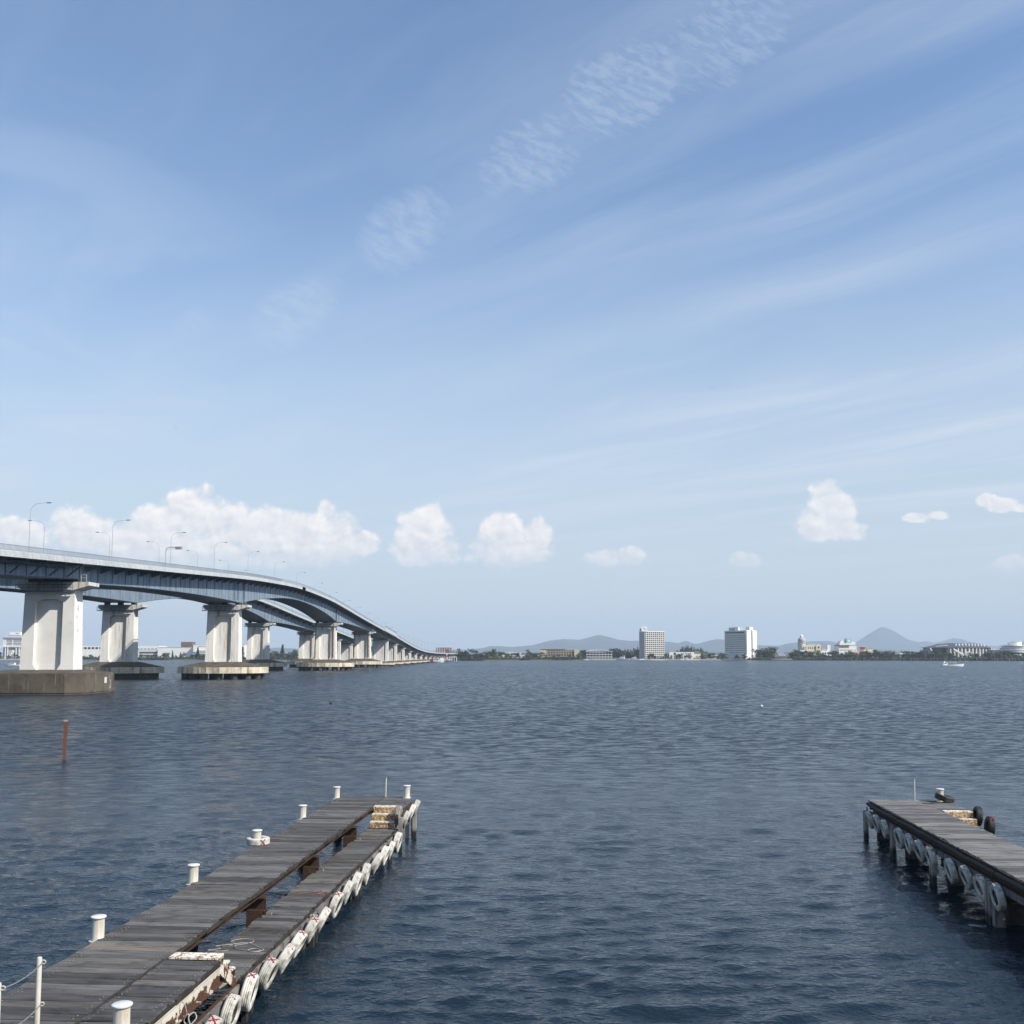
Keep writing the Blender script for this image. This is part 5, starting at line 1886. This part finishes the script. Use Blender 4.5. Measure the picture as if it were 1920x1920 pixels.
orange_tower()
hall(1645, 1655, 1224, 1310, 'small pink house right of the round orange tower', B_pink, depth=9, roof='hip', name='house', cat='house')
hall(1680, 1700, 1224, 1310, 'low white shed left among trees before the stadium', B_white, depth=9, roof='flat', name='shed')
hall(1699, 1718, 1225, 1300, 'pale grey low hall just left of the stadium trees', B_pale, depth=9, roof='flat', name='hall')


def stadium():
    D = 1235
    b = Bld('stadium', 'wide arena with a dark curved roof, white piers and outer ramps', 1808, D)
    s = b.s
    w = 58 * s
    n = 24

    def roof_y(t):        # skyline from left to right
        return float(np.interp(t, [0, .05, .2, .38, .62, .82, .95, 1.0], [1214.5, 1212, 1207.5, 1205.6, 1205.6, 1207.5, 1211.5, 1214.8]))
    dep = 60.0
    V, F = [], []
    for i in range(n + 1):
        t = i / n
        x = -w + 2 * w * t
        zt = b.z(roof_y(t))
        ze = b.z(1213.5 + .6 * abs(2 * t - 1) ** 2)
        k = math.sqrt(max(0, 1 - (2 * t - 1) ** 2))
        y0 = 16 - 16 * k ** .6
        V += [(x, y0, ze - .6), (x, y0, ze), (x, y0 + 9, max(ze, zt) - .2), (x, 30, max(ze, zt) + .2), (x, dep, ze)]
    for i in range(n):
        for k in range(4):
            F.append((i * 5 + k, (i + 1) * 5 + k, (i + 1) * 5 + k + 1, i * 5 + k + 1))
    MB().poly(V, F).build('roof', B_roof, b.root, smooth=True)
    b.box('core', B_grey, -w + 6, w - 6, 17, 50, 0, b.z(1214))
    b.box('glazed_end', B_glass, -w + 3, -w + 22, 14, 17.2, 2, b.z(1215))
    zt, zb = b.z(1213.8), 2.0
    for i in range(13):
        x = -w * .46 + (w * 1.42) * i / 12
        b.box('pier_fin', B_white, x - .6, x + .6, .8 + 11 * abs(x / w) ** 3, 17, 0, zt)
    b.box('wall_panel', B_pale, -w * .46, w * .95, 12, 16.9, b.z(1229), b.z(1217.5))
    b.wins(-w * .44, w * .94, b.z(1228.6), b.z(1218), 24, 1, .45, .75, 11.95)
    b.box('entry_block', B_white, -w * .02, w * .17, -1, 11.9, 0, b.z(1222))
    b.wins(0, w * .15, b.z(1228), b.z(1223), 5, 1, .55, .8, -1)
    for sg, xa, xb, y1, y2 in ((1, -w * .43, -w * .12, 1215.5, 1226), (-1, w * .92, w * .50, 1216, 1228)):
        z1, z2 = b.z(y1), b.z(y2)
        pts = [(xa, z1), (xb, z2), (xb, z2 - 2.2), (xa, z1 - 2.2)]
        if sg > 0: pts = pts[::-1]
        MB().prism(pts, -4.6, -1.4, 'y').build('ramp', B_white, b.root)
    MB().cyl((-w - 1.5, 10, b.z(1215)), (-w + 5, 6, 0), .8, n=6).build('raking_mast', B_white, b.root)
    for i in range(10):
        x = -w * .26 + w * .94 * i / 9
        t = (x + w) / (2 * w)
        kk = math.sqrt(max(0, 1 - (2 * t - 1) ** 2))
        ze = b.z(1213.5 + .6 * abs(2 * t - 1) ** 2)
        MB().lathe([(1.0, -.6), (1.0, .9), (.6, 1.7), (.1, 1.9)], 8, (x, 16 - 16 * kk ** .6 + 4.5, (ze + b.z(roof_y(t))) / 2)).build('skylight', B_sign, b.root, smooth=True)
    for i in range(8):
        x = -w * .90 + 1.75 * i
        MB().prism([(x, b.z(1212.2 - .25 * i)), (x + 1.0, b.z(1212.2 - .25 * i)), (x + 1.5, b.z(1210.8 - .25 * i)), (x + .5, b.z(1210.8 - .25 * i))][::-1], 4.2 - .35 * i, 4.5 - .35 * i, 'y').build('roof_letter', B_sign, b.root)


stadium()


def round_block():
    b = Bld('round_building', 'white round building of stacked ring floors at right edge', 1914, 1205)
    s = b.s
    for j, (y, r_) in enumerate(((1228, 27), (1223.5, 27), (1219, 26), (1214.5, 22))):
        z = b.z(y)
        MB().lathe([(r_ * s, z), (r_ * s, z + 1.3)], 40, (0, 20, 0)).build('floor_ring', B_white, b.root, smooth=True)
        MB().lathe([((r_ - 1.5) * s, z + 1.301), ((r_ - 1.5) * s, z + 2.85)], 40, (0, 20, 0)).build('window_ring', B_grey if j else B_glass, b.root, smooth=True)
    MB().lathe([(24 * s, b.z(1211.6)), (24 * s, b.z(1210))], 40, (0, 20, 0)).build('roof_ring', B_white, b.root, smooth=True)
    MB().lathe([(12 * s, b.z(1209.99)), (12 * s, b.z(1203.8))], 32, (1, 20, 0)).build('drum', B_white, b.root, smooth=True)
    MB().lathe([(9 * s, b.z(1203.7)), (9 * s, b.z(1202.8))], 24, (3, 20, 0)).build('drum_top', B_pale, b.root, smooth=True)
    b.box('dark_wing', B_roof, -47 * s, -24 * s, 12, 24, 0, b.z(1218.5))


round_block()
hall(1860, 1868, 1222, 1225, 'tiny white kiosk between the arena and round building', B_white, depth=6, roof='flat', name='kiosk')

# ------------------------------------------------------------------ trees
LEAF = [mat_leaf('leaf_green', (0.055, 0.078, 0.030)), mat_leaf('leaf_dark', (0.036, 0.056, 0.026)), mat_leaf('leaf_olive', (0.075, 0.085, 0.035))]
M_bark = mat('bark', (0.07, 0.055, 0.04), 0.9, 0.2, 2.0)


def crown_mesh(seed, m, conifer=False):
    """crown of a unit-height tree: leaf clumps through several lobes, uneven outline"""
    g = random.Random(seed)
    lobes = []
    if conifer:
        for k in range(9):
            z = .16 + .80 * k / 8
            lobes.append((g.uniform(-.02, .02), g.uniform(-.02, .02), z, .20 * (1.04 - z) + .02, .07))
    else:
        for k in range(g.randint(9, 13)):
            a = g.uniform(0, 2 * PI)
            d = g.uniform(.05, .30)
            z = g.uniform(.16, .80)
            d *= 1.25 if z < .45 else 1.0
            lobes.append((math.cos(a) * d, math.sin(a) * d, z, g.uniform(.13, .24), g.uniform(.10, .19)))
    mb = MB()
    for (x, y, z, r_, h_) in lobes:
        for q in range(46):
            v = Vector((g.gauss(0, 1), g.gauss(0, 1), g.gauss(0, 1))).normalized() * (g.random() ** .35)
            c = Vector((x + v.x * r_, y + v.y * r_, z + v.z * h_))
            s = g.uniform(.022, .048)
            a = Vector((g.gauss(0, 1), g.gauss(0, 1), g.gauss(0, .6))).normalized()
            b_ = a.cross(Vector((g.gauss(0, 1), g.gauss(0, 1), g.gauss(0, 1)))).normalized()
            mb.poly([c - a * s - b_ * s * .6, c + a * s - b_ * s * .7, c + a * s * .8 + b_ * s * .7, c - a * s * .9 + b_ * s * .6], [(0, 1, 2, 3)])
    return mb.mesh('crown', m)


def trunk_mesh(seed, conifer=False):
    g = random.Random(seed)
    mb = MB()
    mb.tube([(0, 0, -.02), (.01, 0, .2), (.0, .01, .45), (0, 0, .7 if not conifer else .95)], [.035, .027, .018, .006], 6)
    if not conifer:
        for k in range(4):
            a = g.uniform(0, 6.28)
            z = g.uniform(.25, .42)
            mb.tube([(0, 0, z), (math.cos(a) * .10, math.sin(a) * .10, z + .12), (math.cos(a) * .2, math.sin(a) * .2, z + .26)], [.014, .009, .003], 5)
    return mb.mesh('trunk', M_bark)


CROWNS = [crown_mesh(100 + k, LEAF[k % 3]) for k in range(9)]
CONIFS = [crown_mesh(200 + k, LEAF[1], True) for k in range(2)]
TRUNKS = [trunk_mesh(k) for k in range(3)]
TRUNKC = trunk_mesh(9, True)
g = random.Random(77)


def ORDN(i):
    return ORD[i] if i < 32 else ('thirty-' + ORD[i - 30] if i < 39 else ('fortieth' if i == 39 else 'forty-' + ORD[i - 40]))


def tree(px, D, h, label, group, conifer=False, wide=1.0):
    o = empty('conifer_tree' if conifer else 'shore_tree', (SX(px, D), D, GZ - .3), g.uniform(0, 6.28), label, 'tree', group)
    put('trunk', TRUNKC if conifer else g.choice(TRUNKS), o, scale=(h, h, h))
    put('crown', g.choice(CONIFS if conifer else CROWNS), o, scale=(h * wide * g.uniform(.9, 1.25), h * wide * g.uniform(.9, 1.25), h * g.uniform(.95, 1.08)))


ROWS = [(-30, 46, 9, 6, 10, 12, 'tree', 'in front of the far left striped hotel'),
        (146, 198, 9, 5, 7, 10, 'tree', 'below the white hall between the left piers'),
        (236, 470, 30, 5, 9, 8, 'tree', 'at the foot of the white shed and terraces'),
        (500, 560, 12, 9, 15, 30, 'tree', 'in the clump right of the second far pier'),
        (620, 700, 9, 8, 12, 60, 'tree', 'behind the bridge piers further out'),
        (858, 928, 17, 9, 14, 10, 'tree', 'in the thicket at the far end of the bridge'),
        (925, 1012, 13, 5, 9, 8, 'tree', 'around the low white houses left of the yellow terraces'),
        (985, 1015, 5, 9, 13, 40, 'tree', 'in the taller clump just left of yellow terraces'),
        (1020, 1100, 8, 4, 7, 12, 'tree', 'in front of the yellow terraces'),
        (1086, 1102, 4, 9, 12, 30, 'tree', 'between yellow terraces and the pavilion'),
        (1148, 1200, 12, 9, 15, 70, 'tree', 'behind the moored cruisers'),
        (1210, 1256, 9, 5, 9, 12, 'tree', 'at the foot of the grid hotel'),
        (1256, 1310, 8, 4, 8, 8, 'tree', 'in front of the white two storey block'),
        (1308, 1362, 12, 5, 10, 10, 'tree', 'left of the slab hotel podium'),
        (1376, 1400, 4, 6, 8, -6, 'tree', 'before the slab hotel entrance'),
        (1416, 1452, 12, 11, 17, 15, 'tree', 'right against the slab hotel side wall'),
        (1474, 1545, 20, 8, 13, 12, 'tree', 'below the domed building'),
        (1545, 1612, 18, 7, 12, 14, 'tree', 'below the turquoise boxed hotel'),
        (1612, 1665, 14, 6, 12, 16, 'tree', 'below the round orange tower'),
        (1660, 1765, 24, 9, 14, 25, 'tree', 'left of the arena'),
        (1765, 1870, 16, 6, 11, 15, 'tree', 'in front of the arena'),
        (1866, 1960, 18, 7, 11, 18, 'tree', 'in front of the round white building')]
for (a, b_, n, h0, h1, off, kind, where) in ROWS:
    for i in range(n):
        px = a + (b_ - a) * (i + g.uniform(.1, .9)) / n
        D = shore_d(px) + off + g.uniform(0, 16)
        tree(px, D, h0 * .75 + (h1 * 1.08 - h0 * .75) * g.random() ** 1.3, ORDN(i) + ' green tree from left ' + where, 'trees ' + where, wide=1.15)
for px, h, lb in ((373, 15, 'pointed dark conifer in front of the terraced building by third pier'), (326, 11, 'small pointed conifer before the big blank white shed'),
                  (457, 15, 'pointed conifer left of the second far pier'), (341, 9, 'short pointed conifer right of the blank shed middle'),
                  (531, 17, 'tall pointed conifer in clump behind far bridge')):
    tree(px, shore_d(px) + 16, h, lb, None, True)


def reeds(name, label, px0, px1, off, n, h0, h1, wd, m):
    mb = MB()
    r_ = random.Random(px0)
    for i in range(n):
        px = r_.uniform(px0, px1)
        D = shore_d(px) + off + r_.uniform(0, 7)
        x, h, w_ = SX(px, D), r_.uniform(h0, h1), r_.uniform(.5, 1.0) * wd
        a = r_.uniform(0, PI)
        dx, dy = math.cos(a) * w_, math.sin(a) * w_
        k = r_.uniform(-.4, .4)
        mb.poly([(x - dx, D - dy, .1), (x + dx, D + dy, .1), (x + dx * .7 + k, D + dy * .7, h * .8), (x + k, D, h), (x - dx * .7 + k, D - dy * .7, h * .75)], [(0, 1, 2, 3, 4)])
    o = mb.build(name, m)
    tag(o, label, kind='stuff')


M_reed = mat('reed_green', (0.085, 0.095, 0.045), 0.9, 0.35, 0.15)
reeds('reeds', 'belt of green reeds along the far right shore', 1400, 2050, -6, 5200, 2.0, 3.8, .7, M_reed)
reeds('shore_scrub', 'low dark scrub along the left far shore behind the piers', 140, 640, 0, 3600, 1.8, 4.2, 1.0, LEAF[1])
reeds('shore_scrub', 'low green scrub between bridge end and yellow building', 850, 1090, 0, 2200, 1.5, 3.6, .9, LEAF[0])

# promenade wall at the far left and quay before the hotels
M_quay = mat('quay_concrete', (0.42, 0.41, 0.38), 0.9, 0.12, 0.2)


def quay(px0, px1, off, h, label, rail):
    n = 8
    root = empty('quay_wall', (SX((px0 + px1) / 2, shore_d((px0 + px1) / 2) + off), shore_d((px0 + px1) / 2) + off, 0), 0, label, 'wall')
    ox, oy = root.location.x, root.location.y
    for i in range(n):
        a, c = px0 + (px1 - px0) * i / n, px0 + (px1 - px0) * (i + 1) / n
        d0, d1 = shore_d(a) + off, shore_d(c) + off
        x0, x1 = SX(a, d0) - ox, SX(c, d1) - ox - .05
        MB().hexa([(x0, d0 - oy, -1), (x1, d1 - oy, -1), (x1, d1 - oy + 3, -1), (x0, d0 - oy + 3, -1), (x0, d0 - oy, h), (x1, d1 - oy, h), (x1, d1 - oy + 3, h), (x0, d0 - oy + 3, h)]).build('wall_section', M_quay, root)
        if rail:
            MB().box(x0, x1, d0 - oy + .3, d0 - oy + .4, h + .9, h + 1.0).box((x0 + x1) / 2, (x0 + x1) / 2 + .2, d0 - oy + .3, d0 - oy + .4, h + .01, h + .9).build('rail', B_white, root)


quay(-60, 60, -8, 1.6, 'pale promenade wall with white rail in front of far left hotel', True)
quay(1095, 1350, -3, 1.1, 'low pale quay wall before the marina and white block', False)

# ------------------------------------------------------------------ boats
M_hull = mat('boat_white', (0.76, 0.76, 0.74), 0.35, 0.04, 0.3)
M_hull_blue = mat('boat_blue', (0.10, 0.20, 0.34), 0.4, 0.06, 0.3)
M_boat_red = mat('boat_red', (0.45, 0.04, 0.035), 0.5, 0.08, 0.3)
M_canvas = mat('boat_canvas', (0.30, 0.33, 0.36), 0.8, 0.08, 0.5)


def hull_mb(L, B, H, sheer=.35):
    """hull along +x (bow at +x), keel below the water"""
    mb = MB()
    n = 9
    rows = []
    for i in range(n):
        t = i / (n - 1)
        x = -L / 2 + L * t
        bw = B / 2 * (1 - max(0, (t - .45) / .55) ** 2.2) * (.9 + .1 * min(1, t * 4))
        zt = H * (1 + sheer * max(0, t - .3) ** 1.5 * 2)
        bw = max(bw, .03)
        kx = x - (L * .06 * max(0, t - .8) / .2)
        rows.append([(x, -bw, zt), (kx, -bw * .82, .15), (kx, 0, -.5), (kx, bw * .82, .15), (x, bw, zt)])
    v = [p for r_ in rows for p in r_]
    f = []
    for i in range(n - 1):
        for k in range(4):
            f.append((i * 5 + k, i * 5 + k + 1, (i + 1) * 5 + k + 1, (i + 1) * 5 + k))
        f.append((i * 5 + 4, i * 5, (i + 1) * 5, (i + 1) * 5 + 4))
    f += [(4, 3, 2, 1, 0), tuple((n - 1) * 5 + k for k in range(5))]
    mb.poly(v, f)
    return mb


def cruiser(px, D, L, rz, label, group=None, fly=True, hull=None):
    o = empty('motor_boat', (SX(px, D), D, 0), rz, label, 'boat', group)
    B, H = L * .28, L * .105
    hull_mb(L, B, H).build('hull', hull or M_hull, o)
    c = MB()
    x0, x1, z = -L * .18, L * .20, H + .02
    h = L * .10
    c.hexa([(x0, -B * .36, z), (x1 + L * .08, -B * .34, z), (x1 + L * .08, B * .34, z), (x0, B * .36, z), (x0, -B * .33, z + h), (x1 - L * .02, -B * .3, z + h), (x1 - L * .02, B * .3, z + h), (x0, B * .33, z + h)])
    cab = c.build('cabin', M_hull, o)
    for sg in (-1, 1):
        y = sg * B * .355
        MB().hexa([(x0 + L * .04, y - .03, z + h * .35), (x1, y - .03, z + h * .35), (x1, y + .03, z + h * .35), (x0 + L * .04, y + .03, z + h * .35),
                   (x0 + L * .04, y - .03, z + h * .8), (x1 - L * .03, y - .03, z + h * .8), (x1 - L * .03, y + .03, z + h * .8), (x0 + L * .04, y + .03, z + h * .8)]).build('side_window', B_glass, cab)
    if fly:
        MB().box(x0, x1 - L * .06, -B * .28, B * .28, z + h + .01, z + h * 1.45).build('flybridge', M_hull, o)
        MB().box(x0 + .1, x0 + L * .2, -B * .26, B * .26, z + h * 2.3, z + h * 2.42).build('hardtop', M_hull, o)
        for sg in (-1, 1):
            MB().cyl((x0 + .3, sg * B * .24, z + h * 1.45), (x0 + .2, sg * B * .24, z + h * 2.3), .06, n=5).build('strut', M_hull, o)
    MB().cyl((x0 + L * .05, 0, z + h), (x0 + L * .03, 0, z + h * (3.4 if fly else 2.2)), .05, .03, n=5).build('mast', M_hull, o)
    MB().tube([(L * .16, -B * .40, H * 1.1 + .05), (L * .34, -B * .28, H * 1.45 + .3), (L * .46, 0, H * 1.5 + .35), (L * .34, B * .28, H * 1.45 + .3), (L * .16, B * .40, H * 1.1 + .05)], .03, 4).build('bow_rail', M_lamp, o)
    return o


G_ma = 'boats moored at the hotel marina'
cruiser(1166, 1222, 17.0, R(165), 'largest white motor cruiser moored left of the grid hotel', G_ma)
cruiser(1188, 1224, 14.0, R(170), 'second white cruiser moored between largest one and grid hotel', G_ma)
cruiser(1203, 1226, 9.0, R(200), 'small white launch moored right below grid hotel corner', G_ma, False)
cruiser(1112, 1221, 7.0, R(175), 'small white boat moored in front of the curved roof pavilion', G_ma, False)
cruiser(1098, 1222, 6.0, R(10), 'tiny white boat moored between yellow terraces and pavilion', G_ma, False)
cruiser(1276, 1228, 7.0, R(5), 'small white boat in front of the white two storey block', G_ma, False)
cruiser(28, 568, 8.3, R(180), 'white motor boat crossing the lake left of the nearest pier', None, False)
for px, L, lb in ((1232, 17, 'long white pontoon moored at the foot of grid hotel'), (1298, 16, 'long white pontoon below the white two storey block')):
    o = empty('pontoon', (SX(px, 1226), 1226, 0), 0, lb, 'pontoon', 'white marina pontoons')
    MB().box(-L / 2, L / 2, -1.2, 1.2, -.4, .75).build('float', M_hull, o)
    for i in range(4):
        MB().cyl((-L / 2 + L * (i + .5) / 4, 1.3, -2), (-L / 2 + L * (i + .5) / 4, 1.3, 2.6), .12, n=6).build('pile', M_pile, o)


def fishing_boat():
    D = 545
    o = empty('fishing_boat', (SX(1783, D), D, 0), R(3), 'white fishing boat with stern cabin and awning, before the arena', 'boat')
    hull_mb(12.9, 2.9, .95, .5).build('hull', M_hull, o)
    MB().hexa([(-5.8, -1.0, .97), (-3.4, -1.0, .97), (-3.4, 1.0, .97), (-5.8, 1.0, .97), (-5.6, -.9, 2.2), (-3.7, -.9, 2.2), (-3.7, .9, 2.2), (-5.6, .9, 2.2)]).build('cabin', M_hull, o)
    MB().box(-5.2, -4.0, -1.04, -.93, 1.5, 2.0).build('cabin_window', B_glass, o)
    MB().box(-5.1, -4.4, -.4, .4, 2.2, 2.75).build('light_box', M_hull, o)
    MB().box(-2.2, 1.6, -1.1, 1.1, 2.35, 2.45).build('awning', M_hull, o)
    for x in (-2.1, 1.5):
        for y in (-1.0, 1.0):
            MB().cyl((x, y, .95), (x, y, 2.35), .05, n=5).build('awning_post', M_lamp, o)
    MB().cyl((1.6, 0, .95), (1.6, 0, 2.9), .06, n=5).build('mast', M_lamp, o)
    MB().box(-2.6, 4.2, -.9, .9, .97, 1.10).build('deck_gear', M_canvas, o)
    MB().cyl((-4.6, 0, 2.75), (-4.6, 0, 3.6), .04, n=5).build('aerial', M_lamp, o)


fishing_boat()


def work_boat(px, D, L, label, hull, cab, extra=None):
    o = empty('work_boat', (SX(px, D), D, 0), R(rng.uniform(-8, 8)), label, 'boat', 'work boats at the far bridge piers')
    hull_mb(L, L * .3, .9, .3).build('hull', hull, o)
    MB().box(-L * .25, L * .05, -L * .10, L * .10, .92, 2.9).build('cabin', cab, o)
    MB().box(-L * .22, L * .02, -L * .105, -L * .101, 1.9, 2.6).build('cabin_window', B_glass, o)
    MB().cyl((L * .15, 0, .9), (L * .15, 0, 4.0), .07, n=5).build('mast', M_lamp, o)
    return o


work_boat(801, 850, 9, 'white work boat left of the red topped one by bridge', M_hull, M_hull)
o = work_boat(812, 836, 8.5, 'small work boat with red cover at the far bridge piers', M_hull_blue, M_boat_red)
work_boat(823, 838, 9.5, 'white work boat just left of the striped mast barge', M_hull, M_hull)
o = empty('crane_barge', (SX(838, 842), 842, 0), 0, 'blue barge carrying a tall red and white striped mast', 'barge')
MB().box(-7, 7, -3, 3, -.5, 1.2).build('hull', M_hull_blue, o)
MB().box(-5.5, -2.5, -1.6, 1.6, 1.21, 3.8).build('cabin', M_hull, o)
for k in range(6):
    MB().cyl((0, 0, 1.21 + 1.6 * k), (0, 0, 1.21 + 1.6 * (k + 1) - .005), .42, n=10).build('mast_band', M_boat_red if k % 2 == 0 or k == 5 else M_hull, o)
MB().box(-1.1, 1.1, -.8, .8, 10.85, 11.15).build('mast_platform', M_boat_red, o)
MB().tube([(0, 0, 9), (2.6, 0, 11), (5, 0, 10.6)], .16, 5).build('jib', M_boat_red, o)
o = empty('work_barge', (SX(850, 840), 840, 0), 0, 'blue and white work barge with frames right of striped mast', 'barge')
MB().box(-4.5, 4.5, -2.5, 2.5, -.5, 1.0).build('hull', M_hull_blue, o)
for x in (-3, -1, 1, 3):
    MB().box(x - .15, x + .15, -2, 2, 1.01, 4.6).build('frame', M_hull, o)
MB().box(-3.2, 3.2, -2.1, 2.1, 4.61, 4.9).build('roof', M_hull, o)

# ------------------------------------------------------------------ post, stakes, buoys, birds
o = empty('mooring_post', (-27.0, 60.2, 0), R(12), 'rusty red brown square post standing alone in the water', 'post')
MB().hexa([(-.085, -.085, -2), (.085, -.085, -2), (.085, .085, -2), (-.085, .085, -2), (-.05, -.08, 2.30), (.12, -.08, 2.30), (.12, .09, 2.30), (-.05, .09, 2.30)]).build('shaft', M_post_rust, o)
MB().box(-.06, .13, -.09, .10, 2.302, 2.40).build('cap', M_pile, o)
MB().box(.125, .16, -.02, .02, 1.5, 2.3).build('spike', M_post_rust, o)


def buoy(loc, r_, m, label):
    o = empty('buoy', loc, 0, label, 'buoy', 'small buoys on the open water')
    MB().lathe([(.02, -r_ * .9), (r_ * .7, -r_ * .6), (r_, 0), (r_ * .8, r_ * .55), (r_ * .35, r_ * .9), (.02, r_)], 12).build('float', m, o, smooth=True)
    MB().cyl((0, 0, r_ * .9), (0, 0, r_ * 1.5), r_ * .15, n=6).build('eye', M_zinc, o)


buoy((-23.6, 129.6, .06), .19, M_pile, 'small pale buoy right of the left piers on open water')
buoy((30.5, 121.6, .06), .20, M_white, 'small cream buoy on open water at right of centre')

M_stake = mat('stake_wood', (0.07, 0.065, 0.055), 0.9, 0.2, 1.0)
stake = MB().cyl((0, 0, -2.5), (.05, 0, 2.4), .085, .06, n=6).mesh('stake', M_stake)
for k, (px, D) in enumerate(((1912, 356), (1916, 362), (1919.5, 350))):
    o = put('fishing_stake', stake, None, (SX(px, D), D, 0), (0, 0, k), (1, 1, 1.15 + .1 * k))
    tag(o, ['left one of the three tall stakes at right picture edge', 'middle one of three tall stakes at right picture edge', 'stake cut by the right picture edge'][k], 'stake', 'tall stakes at the right edge')
g2 = random.Random(5)
for k in range(46):
    px = 1385 + 11.6 * k + g2.uniform(-3, 3)
    D = 800 + g2.uniform(-25, 25) - .1 * (px - 1385)
    o = put('fishing_stake', stake, None, (SX(px, D), D, 0), (0, R(g2.uniform(-3, 3)), g2.uniform(0, 6)), (1.1, 1.1, g2.uniform(.7, 1.0)))
    tag(o, ORDN(k) + ' thin dark stake from left in the row off reed bank', 'stake', 'row of fishing stakes off the reed bank')

M_bird = mat('bird_dark', (0.05, 0.05, 0.05), 0.8, 0.1, 5.0)


def bird(loc, span, rz, label, flap):
    o = empty('bird', loc, rz, label, 'bird', 'birds in flight')
    L = span * .45
    MB().lathe([(.005, -L * .5), (L * .10, -L * .25), (L * .13, 0), (L * .10, L * .25), (L * .07, L * .38), (.005, L * .5)], 8).build('body', M_bird, o, smooth=True).rotation_euler = (R(90), 0, 0)
    for sg in (-1, 1):
        w_ = MB()
        a, b_ = span * .25, span * .5
        pts = [(sg * L * .08, L * .16, 0), (sg * a, L * .22, flap * .5), (sg * b_, -L * .05, flap), (sg * a, -L * .14, flap * .5), (sg * L * .08, -L * .16, 0)]
        w_.poly(pts + [(x, y, z - .012) for x, y, z in pts], [(0, 1, 3, 4), (1, 2, 3), (9, 8, 6, 5), (8, 7, 6), (0, 5, 6, 1), (1, 6, 7, 2), (2, 7, 8, 3), (3, 8, 9, 4)])
        w_.build('wing', M_bird, o)


bird((35.15, 170.0, 53.09), 0.55, 0.6, 'small dark bird high in the sky right of centre', 0.12)
bird((-65.77, 190.0, 50.71), 0.7, 0.1, 'dark bird gliding in the sky above the left bridge', 0.04)
bird((38.30, 230.0, 16.83), 0.6, 0.3, 'tiny dark bird low above the grid hotel', 0.03)
